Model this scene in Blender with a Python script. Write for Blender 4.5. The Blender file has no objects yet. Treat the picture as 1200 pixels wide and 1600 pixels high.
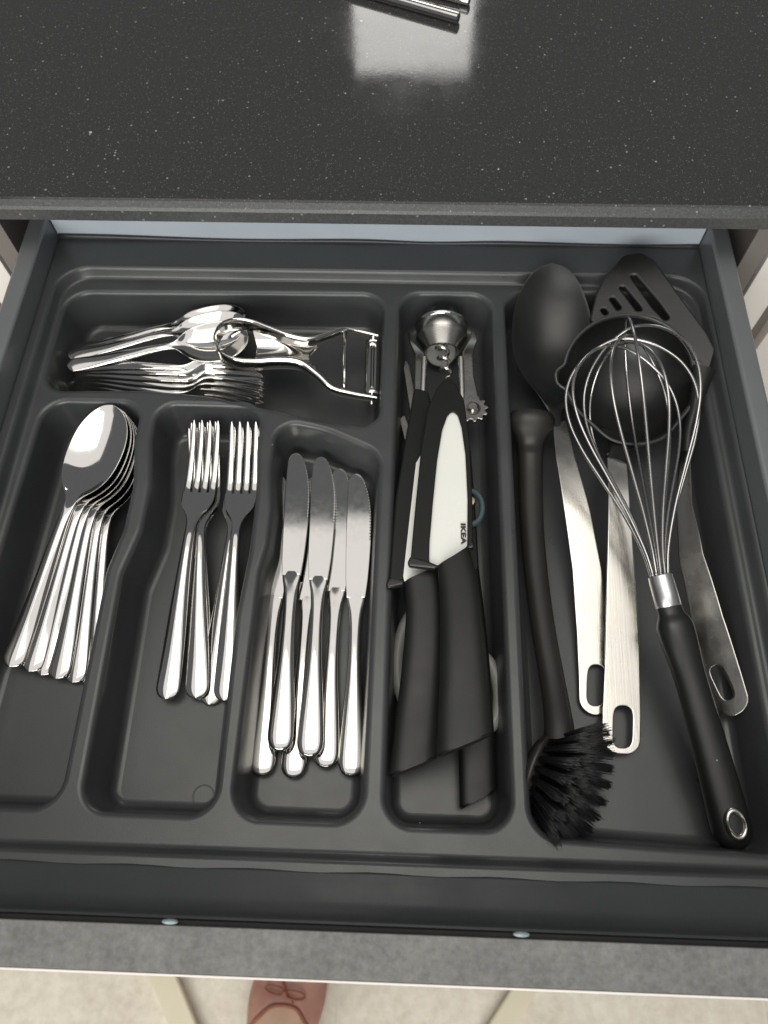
import bpy, bmesh, math, random
import numpy as np
from mathutils import Vector, Matrix

random.seed(7)
rng = np.random.default_rng(7)
PI = math.pi
S = bpy.context.scene
COL = S.collection

# ------------------------------------------------------------------ camera
FPX = 1150.0                                  # focal length in photo pixels (1200 x 1600)
CAM = np.array([.0281, -.2308, .4432])        # metres; z = 0 is the flange of the cutlery tray
def _rot(p, y, r):
    cx, sx = math.cos(p), math.sin(p)
    Rx = np.array([[1, 0, 0], [0, cx, -sx], [0, sx, cx]])
    Rz = np.array([[math.cos(y), -math.sin(y), 0], [math.sin(y), math.cos(y), 0], [0, 0, 1]])
    Rr = np.array([[math.cos(r), -math.sin(r), 0], [math.sin(r), math.cos(r), 0], [0, 0, 1]])
    return Rz @ Rx @ Rr
RC = _rot(*np.radians([25.74, 3.47, -1.77]))
cd = bpy.data.cameras.new('camera')
cam = bpy.data.objects.new('camera', cd)
COL.objects.link(cam)
M4 = Matrix.Identity(4)
for i in range(3):
    for j in range(3):
        M4[i][j] = RC[i, j]
    M4[i][3] = CAM[i]
cam.matrix_world = M4
cd.sensor_fit = 'VERTICAL'
cd.sensor_height = 36
cd.sensor_width = 27
cd.lens = FPX / 1600 * 36
cd.clip_start = .01
cd.clip_end = 50
cd.dof.use_dof = True
cd.dof.focus_distance = .47
cd.dof.aperture_fstop = 9
S.camera = cam

# ------------------------------------------------------------------ world, lights, exposure
w = bpy.data.worlds.new('World')
S.world = w
w.use_nodes = True
bg = w.node_tree.nodes['Background']
bg.inputs['Color'].default_value = (.92, .96, 1.0, 1)
bg.inputs['Strength'].default_value = .12

def area(name, loc, target, sx, sy, radiance, col):
    l = bpy.data.lights.new(name, 'AREA')
    l.shape = 'RECTANGLE'
    l.size, l.size_y = sx, sy
    l.energy = radiance * PI * sx * sy
    l.color = col
    o = bpy.data.objects.new(name, l)
    COL.objects.link(o)
    o.location = loc
    d = Vector(target) - Vector(loc)
    o.rotation_euler = d.to_track_quat('-Z', 'Y').to_euler()
    return o
# bright window behind the photographer, pale ceiling overhead, small bright pane beyond the worktop
for _i, _x in enumerate((-1.02, -.02)):
    for _z, _h in ((.62, .92), (1.50, .66)):
        area('window_light', (_x, -2.1, _z), (_x * .9 + .06, 0, .1), .90, _h, 5.0, (1, 1, .955))
area('ceiling_light', (0, -.25, 1.78), (0, -.25, 0), 2.3, 2.1, .76, (1, .965, .945))
area('ceiling_lamp', (-.02, -.02, 1.72), (-.02, -.02, 0), 1.2, .80, 2.1, (1, .975, .86))
area('far_window_light', (.024, 1.5, .575), (.024, .4, .575), .272, .52, 4.4, (1, .98, .93))

S.view_settings.view_transform = 'Standard'
S.view_settings.look = 'None'
S.view_settings.gamma = 1
S.view_settings.exposure = .4
S.view_settings.use_curve_mapping = False

# ------------------------------------------------------------------ helpers: photo pixel -> point in the place
def U(px, py, z=0.0):
    d = RC @ np.array([(px - 600) / FPX, -(py - 800) / FPX, -1.0])
    return Vector(CAM + d * ((z - CAM[2]) / d[2]))
def UP(px, py, pl):                    # plane z = z0 + a (x-x0) + b (y-y0)
    z0, a, b, x0, y0 = pl
    d = RC @ np.array([(px - 600) / FPX, -(py - 800) / FPX, -1.0])
    t = (z0 + a * (CAM[0] - x0) + b * (CAM[1] - y0) - CAM[2]) / (d[2] - a * d[0] - b * d[1])
    return Vector(CAM + d * t)
def curve1(tab):                       # smooth 1-D interpolation through (x, v)
    xs = [t[0] for t in tab]; vs = [t[1] for t in tab]
    n = len(xs); m = [0.0] * n
    for i in range(n):
        if i == 0: m[i] = (vs[1] - vs[0]) / (xs[1] - xs[0])
        elif i == n - 1: m[i] = (vs[-1] - vs[-2]) / (xs[-1] - xs[-2])
        else: m[i] = (vs[i + 1] - vs[i - 1]) / (xs[i + 1] - xs[i - 1])
    def f(x):
        if x <= xs[0]: return vs[0]
        if x >= xs[-1]: return vs[-1]
        i = 0
        while xs[i + 1] < x: i += 1
        h = xs[i + 1] - xs[i]; s = (x - xs[i]) / h
        return ((2*s**3 - 3*s*s + 1) * vs[i] + (s**3 - 2*s*s + s) * h * m[i]
                + (-2*s**3 + 3*s*s) * vs[i + 1] + (s**3 - s*s) * h * m[i + 1])
    return f
def spline(pts, n):                    # Catmull-Rom through 3-D points
    ts = [0.0]
    for a, b in zip(pts, pts[1:]): ts.append(ts[-1] + (Vector(b) - Vector(a)).length)
    fs = [curve1([(t, p[k]) for t, p in zip(ts, pts)]) for k in range(3)]
    return [Vector([f(ts[-1] * i / (n - 1)) for f in fs]) for i in range(n)]
def fillet(pts, rads, step=.002):      # closed polygon with rounded corners, resampled
    out = []
    n = len(pts)
    P = [Vector((p[0], p[1])) for p in pts]
    if not isinstance(rads, (list, tuple)): rads = [rads] * n
    for i in range(n):
        a, b, c = P[i - 1], P[i], P[(i + 1) % n]
        u, v = (a - b), (c - b)
        lu, lv = u.length, v.length
        u.normalize(); v.normalize()
        ang = u.angle(v)
        if rads[i] <= 0 or ang > PI - .01:
            out.append(b); continue
        tl = min(rads[i] / math.tan(ang / 2), lu * .49, lv * .49)
        r = tl * math.tan(ang / 2)
        bis = (u + v).normalized()
        cen = b + bis * (r / math.sin(ang / 2))
        s, e = b + u * tl, b + v * tl
        a0 = math.atan2(s.y - cen.y, s.x - cen.x); a1 = math.atan2(e.y - cen.y, e.x - cen.x)
        da = (a1 - a0 + PI) % (2 * PI) - PI
        k = max(3, int(abs(da) * r / step) + 1)
        for j in range(k + 1):
            t = a0 + da * j / k
            out.append(Vector((cen.x + r * math.cos(t), cen.y + r * math.sin(t))))
    res = []
    for i, p in enumerate(out):
        q = out[(i + 1) % len(out)]
        d = (q - p).length
        if d < 1e-6: continue
        k = max(1, int(d / (step * 3)))
        for j in range(k): res.append(p.lerp(q, j / k))
    if sum(a.x * b.y - b.x * a.y for a, b in zip(res, res[1:] + res[:1])) < 0: res.reverse()
    return res
def offset(loop, d):                   # inward for a counter-clockwise loop when d > 0
    out = []
    n = len(loop)
    for i in range(n):
        a, b, c = loop[i - 1], loop[i], loop[(i + 1) % n]
        n1 = Vector((-(b - a).y, (b - a).x)); n2 = Vector((-(c - b).y, (c - b).x))
        n1.normalize(); n2.normalize()
        m = n1 + n2
        if m.length < 1e-6: m = n1
        m.normalize()
        out.append(b + m * (d / max(.4, m.dot(n1))))
    return out

# ------------------------------------------------------------------ helpers: objects
def mesh_obj(name, me, mat, parent=None):
    o = bpy.data.objects.new(name, me)
    COL.objects.link(o)
    if mat: me.materials.append(mat)
    if parent: o.parent = parent
    return o
def finish(bm, name, mat, parent=None, smooth=True, sharp=None, weighted=False):
    me = bpy.data.meshes.new(name)
    bm.to_mesh(me); bm.free()
    if smooth:
        me.shade_smooth()
        if sharp: me.set_sharp_from_angle(angle=math.radians(sharp))
    o = mesh_obj(name, me, mat, parent)
    if weighted:
        m = o.modifiers.new('wn', 'WEIGHTED_NORMAL'); m.keep_sharp = True; m.weight = 80
    return o
def empty(name, loc, label, cat, group=None, rotz=0):
    o = bpy.data.objects.new(name, None)
    COL.objects.link(o)
    o.location = loc; o.rotation_euler = (0, 0, rotz)
    o.empty_display_size = .02
    return tag(o, label, cat, group)
def tag(o, label=None, cat=None, group=None, kind=None):
    if label: o['label'] = label
    if cat: o['category'] = cat
    if group: o['group'] = group
    if kind: o['kind'] = kind
    return o
def copy_tree(o, parent=None):
    c = o.copy(); COL.objects.link(c); c.parent = parent
    for ch in list(o.children): copy_tree(ch, c)
    return c
def box(bm, x0, x1, y0, y1, z0, z1):
    v = [bm.verts.new(p) for p in ((x0,y0,z0),(x1,y0,z0),(x1,y1,z0),(x0,y1,z0),(x0,y0,z1),(x1,y0,z1),(x1,y1,z1),(x0,y1,z1))]
    for f in ((0,3,2,1),(4,5,6,7),(0,1,5,4),(1,2,6,5),(2,3,7,6),(3,0,4,7)): bm.faces.new([v[i] for i in f])
def box_obj(name, b, mat, parent=None, bev=.0008, seg=2):
    bm = bmesh.new(); box(bm, *b)
    if bev: bmesh.ops.bevel(bm, geom=bm.edges[:], offset=bev, segments=seg, affect='EDGES', profile=.5)
    return finish(bm, name, mat, parent, True, 40, True)
def bridge(bm, A, B, closed=True):
    n = len(A)
    for i in range(n if closed else n - 1):
        j = (i + 1) % n
        bm.faces.new((A[i], A[j], B[j], B[i]))
def plate(name, loops, t, mat, parent=None, r=.0004, bend=None, cuts=None, cuty=None, z0=0.0, org=(0, 0, 0)):
    """flat piece with rounded edges from an outline and holes, then bent: z += bend(x, y)"""
    bm = bmesh.new()
    ox, oy, oz = org
    top_e, bot_e = [], []
    r = min(r, t * .49)
    prof = [(r + .0005, t / 2), (r, t / 2), (r * .3, t / 2 - r * .3), (0, t / 2 - r), (0, -t / 2 + r), (r * .3, -t / 2 + r * .3), (r, -t / 2), (r + .0005, -t / 2)]
    for k, lp in enumerate(loops):
        lp = [Vector((p[0], p[1])) for p in lp]
        area_ = sum(a.x * b.y - b.x * a.y for a, b in zip(lp, lp[1:] + lp[:1]))
        if (area_ < 0) == (k == 0): lp.reverse()          # outer CCW, holes CW
        rings = []
        for d, z in prof:
            rings.append([bm.verts.new((p.x, p.y, z0 + z)) for p in offset(lp, d)])
        for a, b in zip(rings, rings[1:]): bridge(bm, b, a)
        n = len(lp)
        for i in range(n):
            top_e.append(bm.edges.get((rings[0][i], rings[0][(i + 1) % n])))
            bot_e.append(bm.edges.get((rings[-1][i], rings[-1][(i + 1) % n])))
    bmesh.ops.triangle_fill(bm, edges=top_e, use_beauty=True, use_dissolve=False)
    bmesh.ops.triangle_fill(bm, edges=bot_e, use_beauty=True, use_dissolve=False)
    for ax, cs in ((0, cuts), (1, cuty)):
        for cval in (cs or []):
            no = (1, 0, 0) if ax == 0 else (0, 1, 0)
            co = (cval, 0, 0) if ax == 0 else (0, cval, 0)
            bmesh.ops.bisect_plane(bm, geom=bm.verts[:] + bm.edges[:] + bm.faces[:], plane_co=co, plane_no=no, dist=1e-6)
    if bend:
        for v in bm.verts: v.co.z += bend(v.co.x, v.co.y)
    for v in bm.verts: v.co -= Vector((ox, oy, oz))
    bmesh.ops.recalc_face_normals(bm, faces=bm.faces[:])
    return finish(bm, name, mat, parent, True, 50)
def strip_bm(stations, n=12, bm=None, flat=.5):
    """loft along y: (y, z, half width, thickness, sag of the edges, x)"""
    bm = bm or bmesh.new()
    prev = None; first = None
    for st in stations:
        y, z, hw, t, sag = st[:5]; xc = st[5] if len(st) > 5 else 0
        ring = []
        for s in (1, -1):
            for i in range(n + 1 if s > 0 else n - 1):
                th = -PI / 2 + PI * i / n if s > 0 else PI / 2 - PI * (i + 1) / n
                u = math.sin(th)
                e = t / 2 * max(0, math.cos(th)) ** flat
                ring.append(bm.verts.new((xc + hw * u, y, z + sag * u * u + s * e)))
        if prev: bridge(bm, prev, ring)
        else: first = ring
        prev = ring
    bm.faces.new(first); bm.faces.new(list(reversed(prev)))
    return bm
def sweep_bm(pts, ra, rb=None, n=12, bm=None, up=(0, 0, 1), closed=False, ex=1.0, caps=True):
    """tube along points; ra sideways, rb along up"""
    bm = bm or bmesh.new()
    up = Vector(up); rb = rb if rb is not None else ra
    N = len(pts)
    if not hasattr(ra, '__len__'): ra = [ra] * N
    if not hasattr(rb, '__len__'): rb = [rb] * N
    rings = []
    for i, p in enumerate(pts):
        if closed: t = Vector(pts[(i + 1) % N]) - Vector(pts[i - 1])
        else: t = Vector(pts[min(i + 1, N - 1)]) - Vector(pts[max(i - 1, 0)])
        t.normalize()
        s = t.cross(up)
        if s.length < 1e-4: s = t.cross(Vector((1, 0, 0)))
        s.normalize(); u = s.cross(t)
        ring = []
        for k in range(n):
            a = 2 * PI * k / n
            c_, s_ = math.cos(a), math.sin(a)
            ring.append(bm.verts.new(Vector(p) + s * (ra[i] * math.copysign(abs(c_) ** ex, c_)) + u * (rb[i] * math.copysign(abs(s_) ** ex, s_))))
        rings.append(ring)
    for a, b in zip(rings, rings[1:]): bridge(bm, a, b)
    if closed: bridge(bm, rings[-1], rings[0])
    elif caps:
        bm.faces.new(list(reversed(rings[0]))); bm.faces.new(rings[-1])
    return bm
def tube_wire(pts, r, n=8, bm=None):   # parallel transported round wire
    bm = bm or bmesh.new()
    N = len(pts); pts = [Vector(p) for p in pts]
    t0 = (pts[1] - pts[0]).normalized()
    s = t0.orthogonal().normalized()
    rings = []
    for i, p in enumerate(pts):
        t = (pts[min(i + 1, N - 1)] - pts[max(i - 1, 0)]).normalized()
        s = (s - t * s.dot(t)).normalized(); u = t.cross(s)
        rr = r[i] if hasattr(r, '__len__') else r
        rings.append([bm.verts.new(p + s * (rr * math.cos(2*PI*k/n)) + u * (rr * math.sin(2*PI*k/n))) for k in range(n)])
    for a, b in zip(rings, rings[1:]): bridge(bm, a, b)
    bm.faces.new(list(reversed(rings[0]))); bm.faces.new(rings[-1])
    return bm
def lathe_bm(prof, n=40, bm=None, shape=None):
    """turn (r, z) round z; shape(theta, r, z) -> r"""
    bm = bm or bmesh.new()
    rings = []
    for r, z in prof:
        rings.append([bm.verts.new(((shape(2*PI*k/n, r, z) if shape else r) * math.cos(2*PI*k/n),
                                    (shape(2*PI*k/n, r, z) if shape else r) * math.sin(2*PI*k/n), z)) for k in range(n)])
    for a, b in zip(rings, rings[1:]): bridge(bm, a, b)
    return bm, rings
def shift(bm, org):
    o = Vector(org)
    for v in bm.verts: v.co -= o
    return bm
def recalc(bm):
    bmesh.ops.recalc_face_normals(bm, faces=bm.faces[:])
    return bm

# ------------------------------------------------------------------ materials
def newmat(name):
    m = bpy.data.materials.new(name); m.use_nodes = True
    nt = m.node_tree
    return m, nt, nt.nodes['Principled BSDF']
def N(nt, t, **kw):
    n = nt.nodes.new(t)
    for k, v in kw.items(): setattr(n, k, v)
    return n
def coords(nt, scale=(1, 1, 1)):
    tc = N(nt, 'ShaderNodeTexCoord'); mp = N(nt, 'ShaderNodeMapping')
    mp.inputs['Scale'].default_value = scale
    nt.links.new(tc.outputs['Object'], mp.inputs['Vector'])
    return mp.outputs['Vector']
def noise(nt, vec, scale, detail=3, rough=.5):
    n = N(nt, 'ShaderNodeTexNoise')
    n.inputs['Scale'].default_value = scale; n.inputs['Detail'].default_value = detail; n.inputs['Roughness'].default_value = rough
    nt.links.new(vec, n.inputs['Vector'])
    return n.outputs['Fac']
def ramp(nt, fac, stops):
    r = N(nt, 'ShaderNodeValToRGB')
    els = r.color_ramp.elements
    while len(els) < len(stops): els.new(.5)
    for e, (p, c) in zip(els, stops):
        e.position = p; e.color = c if len(c) == 4 else (*c, 1)
    nt.links.new(fac, r.inputs['Fac'])
    return r.outputs['Color']
def mrange(nt, fac, a, b, c, d):
    r = N(nt, 'ShaderNodeMapRange')
    for i, v in enumerate((a, b, c, d)): r.inputs[1 + i].default_value = v
    nt.links.new(fac, r.inputs[0])
    return r.outputs[0]
def bump(nt, h, bsdf, strength, dist):
    b = N(nt, 'ShaderNodeBump')
    b.inputs['Strength'].default_value = strength; b.inputs['Distance'].default_value = dist
    nt.links.new(h, b.inputs['Height']); nt.links.new(b.outputs['Normal'], bsdf.inputs['Normal'])
    return b
def mixc(nt, fac, a, b):
    m = N(nt, 'ShaderNodeMix', data_type='RGBA')
    for sock, v in ((m.inputs[0], fac), (m.inputs[6], a), (m.inputs[7], b)):
        if isinstance(v, (int, float)): sock.default_value = v
        elif isinstance(v, tuple): sock.default_value = v if len(v) == 4 else (*v, 1)
        else: nt.links.new(v, sock)
    return m.outputs[2]
def plastic(name, col, rough, var=.15, grain=900, bstr=.12, spec=.5, dust=0.0, rv=1.0):
    m, nt, b = newmat(name)
    v = coords(nt)
    c2 = tuple(min(1, x * (1 + var)) for x in col); c1 = tuple(x * (1 - var) for x in col)
    c = ramp(nt, noise(nt, v, 18, 4), [(.3, c1), (.7, c2)])
    if dust:
        vo = N(nt, 'ShaderNodeTexVoronoi'); vo.inputs['Scale'].default_value = 90
        nt.links.new(v, vo.inputs['Vector'])
        sp = N(nt, 'ShaderNodeSeparateColor'); nt.links.new(vo.outputs['Color'], sp.inputs[0])
        thr = N(nt, 'ShaderNodeMath', operation='GREATER_THAN'); thr.inputs[1].default_value = 1 - dust
        nt.links.new(sp.outputs[0], thr.inputs[0])
        near = mrange(nt, vo.outputs['Distance'], .02, .05, 1, 0)
        mu = N(nt, 'ShaderNodeMath', operation='MULTIPLY')
        nt.links.new(thr.outputs[0], mu.inputs[0]); nt.links.new(near, mu.inputs[1])
        c = mixc(nt, mu.outputs[0], c, (.45, .45, .43))
    nt.links.new(c, b.inputs['Base Color'])
    nt.links.new(mrange(nt, noise(nt, v, 35, 5, .6), .3, .7, rough - .05 * rv, rough + .06 * rv), b.inputs['Roughness'])
    b.inputs['Specular IOR Level'].default_value = spec
    bump(nt, noise(nt, v, grain, 2), b, bstr, .0004)
    return m
def metal(name, col, rough, var=.03, brush=None, bstr=.05, wob=.0):
    m, nt, b = newmat(name)
    v = coords(nt)
    b.inputs['Metallic'].default_value = 1
    b.inputs['Base Color'].default_value = (*col, 1)
    nt.links.new(mrange(nt, noise(nt, v, 60, 5, .65), .35, .7, max(.01, rough - var), rough + var), b.inputs['Roughness'])
    if brush:
        bv = coords(nt, brush)
        bump(nt, noise(nt, bv, 1, 3, .6), b, bstr, .0003)
    elif wob:
        bump(nt, noise(nt, v, 22, 2), b, wob, .002)
    return m
MT = {}
MT['tray'] = plastic('tray_plastic', (.047, .050, .0505), .31, .10, 1400, .16, .5, .03, .8)
MT['drawer'] = metal('drawer_steel', (.18, .19, .196), .36)
_b = MT['drawer'].node_tree.nodes['Principled BSDF']; _b.inputs['Metallic'].default_value = .35
MT['drawer_dark'] = plastic('drawer_dark', (.050, .0535, .055), .4, .08, 900, .05)
MT['gap'] = plastic('gap_shade_black', (.006, .006, .006), .7, .1)  # near-black colour standing in for shade in the front gap and eyelet
MT['back'] = plastic('drawer_back_paint', (.44, .485, .54), .4, .04, 600, .03)
MT['chrome'] = metal('polished_steel', (.62, .605, .572), .075, .045, None, 0, .012)
MT['wire'] = metal('wire_steel', (.44, .43, .42), .26, .05)
MT['satin'] = metal('satin_steel', (.52, .50, .46), .25, .05, (900, 25, 25), .10)
MT['ferrule'] = metal('ferrule_aluminium', (.72, .72, .70), .38, .06, (300, 1500, 300), .15)
MT['nylon'] = plastic('black_nylon', (.012, .012, .012), .33, .15, 1600, .20, .5, .03)
MT['edge'] = plastic('nylon_edge_highlight', (.04, .04, .041), .22, .1, 600, .04)  # rubbed nylon edge, lifted in tone to carry the rim highlight
MT['rubber'] = plastic('black_rubber', (.007, .007, .0068), .46, .12, 1800, .12, .5, .05)
MT['sheath'] = plastic('sheath_plastic', (.005, .005, .005), .5, .1, 1500, .06, .3, .04)
MT['gloss'] = plastic('gloss_black', (.012, .012, .012), .22, .1, 300, .03)
MT['brush'] = plastic('brush_plastic', (.018, .0165, .0145), .38, .15, 700, .1)
MT['bristle'] = plastic('bristle_nylon', (.010, .010, .011), .35, .2, 300, .02)
MT['ceramic'] = plastic('white_ceramic', (.80, .80, .74), .25, .01, 500, .02)
MT['ink'] = plastic('print_ink', (.02, .02, .02), .5, .1)
MT['grey'] = plastic('grey_handle', (.30, .30, .28), .4, .08)
MT['teal'] = plastic('teal_rubber', (.07, .12, .13), .5, .1)
MT['brass'] = metal('brass', (.72, .55, .40), .3)
MT['bumper'] = plastic('clear_bumper', (.22, .27, .28), .08, .05)
MT['white_panel'] = plastic('white_panel', (.78, .74, .70), .4, .03)
MT['taupe'] = plastic('taupe_panel', (.17, .15, .14), .5, .08)
MT['wood'] = plastic('cream_bar', (.66, .60, .45), .45, .04)
MT['grout'] = plastic('grout', (.66, .62, .55), .8, .05)

m, nt, b = newmat('quartz'); MT['quartz'] = m          # dark speckled worktop
v = coords(nt)
base = ramp(nt, noise(nt, v, 700, 3, .7), [(.25, (.021, .021, .021)), (.75, (.056, .056, .0555))])
cl = noise(nt, v, 9, 3)
for sc, thr, rad, colr in ((650, .74, .36, (.12, .12, .118)), (300, .92, .27, (.24, .24, .235)), (120, .978, .16, (.45, .45, .44))):
    vo = N(nt, 'ShaderNodeTexVoronoi'); vo.inputs['Scale'].default_value = sc
    nt.links.new(v, vo.inputs['Vector'])
    sp = N(nt, 'ShaderNodeSeparateColor'); nt.links.new(vo.outputs['Color'], sp.inputs[0])
    g = N(nt, 'ShaderNodeMath', operation='GREATER_THAN'); g.inputs[1].default_value = thr
    nt.links.new(sp.outputs[0], g.inputs[0])
    rr = mrange(nt, sp.outputs[1], 0, 1, rad * .45, rad)
    lt = N(nt, 'ShaderNodeMath', operation='LESS_THAN')
    nt.links.new(vo.outputs['Distance'], lt.inputs[0]); nt.links.new(rr, lt.inputs[1])
    mu = N(nt, 'ShaderNodeMath', operation='MULTIPLY')
    nt.links.new(g.outputs[0], mu.inputs[0]); nt.links.new(lt.outputs[0], mu.inputs[1])
    base = mixc(nt, mu.outputs[0], base, colr)
nt.links.new(base, b.inputs['Base Color'])
nt.links.new(mrange(nt, noise(nt, v, 16, 6, .7), .3, .72, .04, .13), b.inputs['Roughness'])
bump(nt, noise(nt, v, 500, 2), b, .03, .0003)

qe = MT['quartz'].copy(); qe.name = 'quartz_edge'; MT['quartz_edge'] = qe     # rougher, paler copy for the edge faces
_n = qe.node_tree; _b = _n.nodes['Principled BSDF']
for l_ in list(_b.inputs['Roughness'].links): _n.links.remove(l_)
_b.inputs['Roughness'].default_value = .42
for n_ in _n.nodes:
    if n_.type == 'VALTORGB':
        for e_ in n_.color_ramp.elements: e_.color = tuple(c_ * 1.7 for c_ in e_.color[:3]) + (1,)
m, nt, b = newmat('stone_laminate'); MT['laminate'] = m  # grey mottled drawer front
v = coords(nt)
c = ramp(nt, noise(nt, v, 55, 6, .65), [(.3, (.10, .098, .093)), (.5, (.15, .147, .14)), (.72, (.21, .206, .197))])
c2 = ramp(nt, noise(nt, v, 240, 4, .7), [(.35, (.08, .08, .076)), (.7, (.24, .235, .23))])
nt.links.new(mixc(nt, .45, c, c2), b.inputs['Base Color'])
b.inputs['Roughness'].default_value = .5
bump(nt, noise(nt, v, 300, 4), b, .15, .0005)

m, nt, b = newmat('floor_tile'); MT['tile'] = m
v = coords(nt)
c = ramp(nt, noise(nt, v, 9, 7, .65), [(.3, (.54, .48, .39)), (.5, (.68, .62, .52)), (.72, (.78, .73, .64))])
c2 = ramp(nt, noise(nt, v, 60, 6, .7), [(.35, (.50, .43, .34)), (.6, (.76, .70, .60))])
nt.links.new(mixc(nt, .4, c, c2), b.inputs['Base Color'])
nt.links.new(mrange(nt, noise(nt, v, 30, 4), .3, .7, .3, .5), b.inputs['Roughness'])
bump(nt, noise(nt, v, 70, 6, .7), b, .25, .002)

m, nt, b = newmat('skin'); MT['skin'] = m
v = coords(nt)
nt.links.new(ramp(nt, noise(nt, v, 40, 4), [(.3, (.66, .42, .29)), (.7, (.78, .54, .40))]), b.inputs['Base Color'])
b.inputs['Roughness'].default_value = .5
b.inputs['Subsurface Weight'].default_value = .1
b.inputs['Subsurface Radius'].default_value = (.004, .0015, .001)
bump(nt, noise(nt, v, 400, 3), b, .1, .0005)
m, nt, b = newmat('brown_leather'); MT['leather'] = m
v = coords(nt)
nt.links.new(ramp(nt, noise(nt, v, 30, 5), [(.3, (.40, .20, .15)), (.7, (.55, .30, .235))]), b.inputs['Base Color'])
b.inputs['Roughness'].default_value = .42
bump(nt, noise(nt, v, 350, 4, .6), b, .25, .0006)
MT['trim'] = plastic('leather_trim', (.30, .10, .055), .45, .1)
MT['sole'] = plastic('shoe_sole', (.10, .05, .035), .6, .1)

# ------------------------------------------------------------------ the setting: floor, worktop, cabinet
ZFLOOR = -.80
bm = bmesh.new(); box(bm, -2.2, 2.2, -1.9, .9, ZFLOOR - .05, ZFLOOR - .0025)
floor = tag(finish(bm, 'floor', MT['grout'], None, False), None, None, None, 'structure')
TS = .60; GR = .0035
xs = [-.0478 + TS * k for k in range(-2, 3)]
ys = [-.86 + TS * k for k in range(-1, 3)]
bm = bmesh.new(); box(bm, GR / 2, TS - GR / 2, GR / 2, TS - GR / 2, -.010, 0)
bmesh.ops.bevel(bm, geom=[e for e in bm.edges if all(v.co.z > -.001 for v in e.verts)], offset=.0012, segments=2, affect='EDGES')
tile_me = bpy.data.meshes.new('tile'); bm.to_mesh(tile_me); bm.free(); tile_me.materials.append(MT['tile'])
for x in xs[:-1]:
    for y in ys[:-1]:
        o = bpy.data.objects.new('tile', tile_me); COL.objects.link(o); o.parent = floor
        o.location = (x, y, ZFLOOR)

WT = .067; WB = .050; WY = .1895
bm = bmesh.new()
prof = [(WY + .6, WB), (WY + .002, WB), (WY, WB + .002), (WY, .0612), (WY + .0012, .0633), (WY + .0045, .0664), (WY + .0065, WT), (WY + .6, WT)]
L_ = [bm.verts.new((-.85, y, z)) for y, z in prof]; R_ = [bm.verts.new((.85, y, z)) for y, z in prof]
bridge(bm, L_, R_); bm.faces.new(L_); bm.faces.new(list(reversed(R_)))
recalc(bm)
worktop = finish(bm, 'worktop', MT['quartz'], None, False)
worktop.data.materials.append(MT['quartz_edge'])
for p_ in worktop.data.polygons:
    if p_.normal.y < -.3: p_.material_index = 1
tag(worktop, 'dark grey speckled stone worktop overhanging the open drawer', 'worktop')

cab = empty('base_cabinet', (0, .205, ZFLOOR), 'base cabinet under the worktop that the drawer slides out of', 'cabinet')
def cpart(name, b, mat):
    b = (b[0], b[1], b[2] - .205, b[3] - .205, b[4] - ZFLOOR, b[5] - ZFLOOR)
    return box_obj(name, b, mat, cab, .0008)
for s in (-1, 1):
    def X(a, b_): return (a, b_) if s > 0 else (-b_, -a)
    cpart('side_panel', (*X(.2885, .3045), .2065, .76, -.72, .0495), MT['taupe'])
    cpart('front_stile', (*X(.3065, .3310), .2050, .222, -.72, .0495), MT['white_panel'])
    cpart('shadow_gap', (*X(.3312, .3462), .2160, .225, -.72, .0495), MT['taupe'])
    cpart('door', (*X(.3465, .80), .2050, .222, -.70, .0495), MT['white_panel'])
cpart('back_panel', (-.288, .288, .75, .76, -.72, .0495), MT['taupe'])
cpart('plinth', (-.80, .80, .26, .275, -.797, -.722), MT['taupe'])

# ------------------------------------------------------------------ drawer
dr = empty('kitchen_drawer', (0, 0, -.06), 'pulled out dark grey kitchen drawer with mottled stone look front', 'drawer')
def dpart(name, b, mat, parent=dr, bev=.0008):
    return box_obj(name, (b[0], b[1], b[2], b[3], b[4] + .06, b[5] + .06), mat, parent, bev)
for s in (-1, 1):
    bm = bmesh.new()                                   # hollow-section steel side, gently rolled top edges
    xi, xo = .2605, .2755
    pr = [(xi, -.058), (xi, .0185), (xi + .0004, .0198), (xi + .0015, .0208), (xi + .003, .0211), (xo - .003, .0211), (xo - .0015, .0207), (xo - .0005, .0198), (xo, .0185), (xo, -.058)]
    A = [bm.verts.new((s * x, -.2570, z + .06)) for x, z in pr]; B = [bm.verts.new((s * x, .2340, z + .06)) for x, z in pr]
    bridge(bm, A, B); bm.faces.new(A); bm.faces.new(list(reversed(B))); recalc(bm)
    sd = finish(bm, 'side_panel', MT['drawer'], dr, True, 50, True)
    dpart('rail', (*((.2765, .2870) if s > 0 else (-.2870, -.2765)), -.235, .30, -.050, -.012), MT['drawer_dark'])
dpart('back_panel', (-.2600, .2600, .2262, .2338, -.058, .048), MT['back'])
dpart('base_board', (-.2600, .2600, -.2560, .2258, -.0585, -.0500), MT['drawer_dark'])
bm = bmesh.new()                                        # sloping inner face of the drawer front
pr = [(-.2332, -.049), (-.2332, -.0024), (-.2342, -.0008), (-.2385, .0016), (-.2480, .0085), (-.2535, .0150), (-.2552, .0230), (-.2556, .0300), (-.2562, .0312), (-.2572, .0316), (-.2572, -.049)]
A = [bm.verts.new((-.2600, y, z + .06)) for y, z in pr]; B = [bm.verts.new((.2600, y, z + .06)) for y, z in pr]
bridge(bm, A, B); bm.faces.new(A); bm.faces.new(list(reversed(B))); recalc(bm)
finish(bm, 'inner_front', MT['drawer_dark'], dr, True, 50, True)
dpart('gap_shade_strip', (-.2990, .2990, -.2592, -.2575, -.120, .0400), MT['gap'], dr, 0)  # solid black strip painted in for the dark of the open gap
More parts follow.
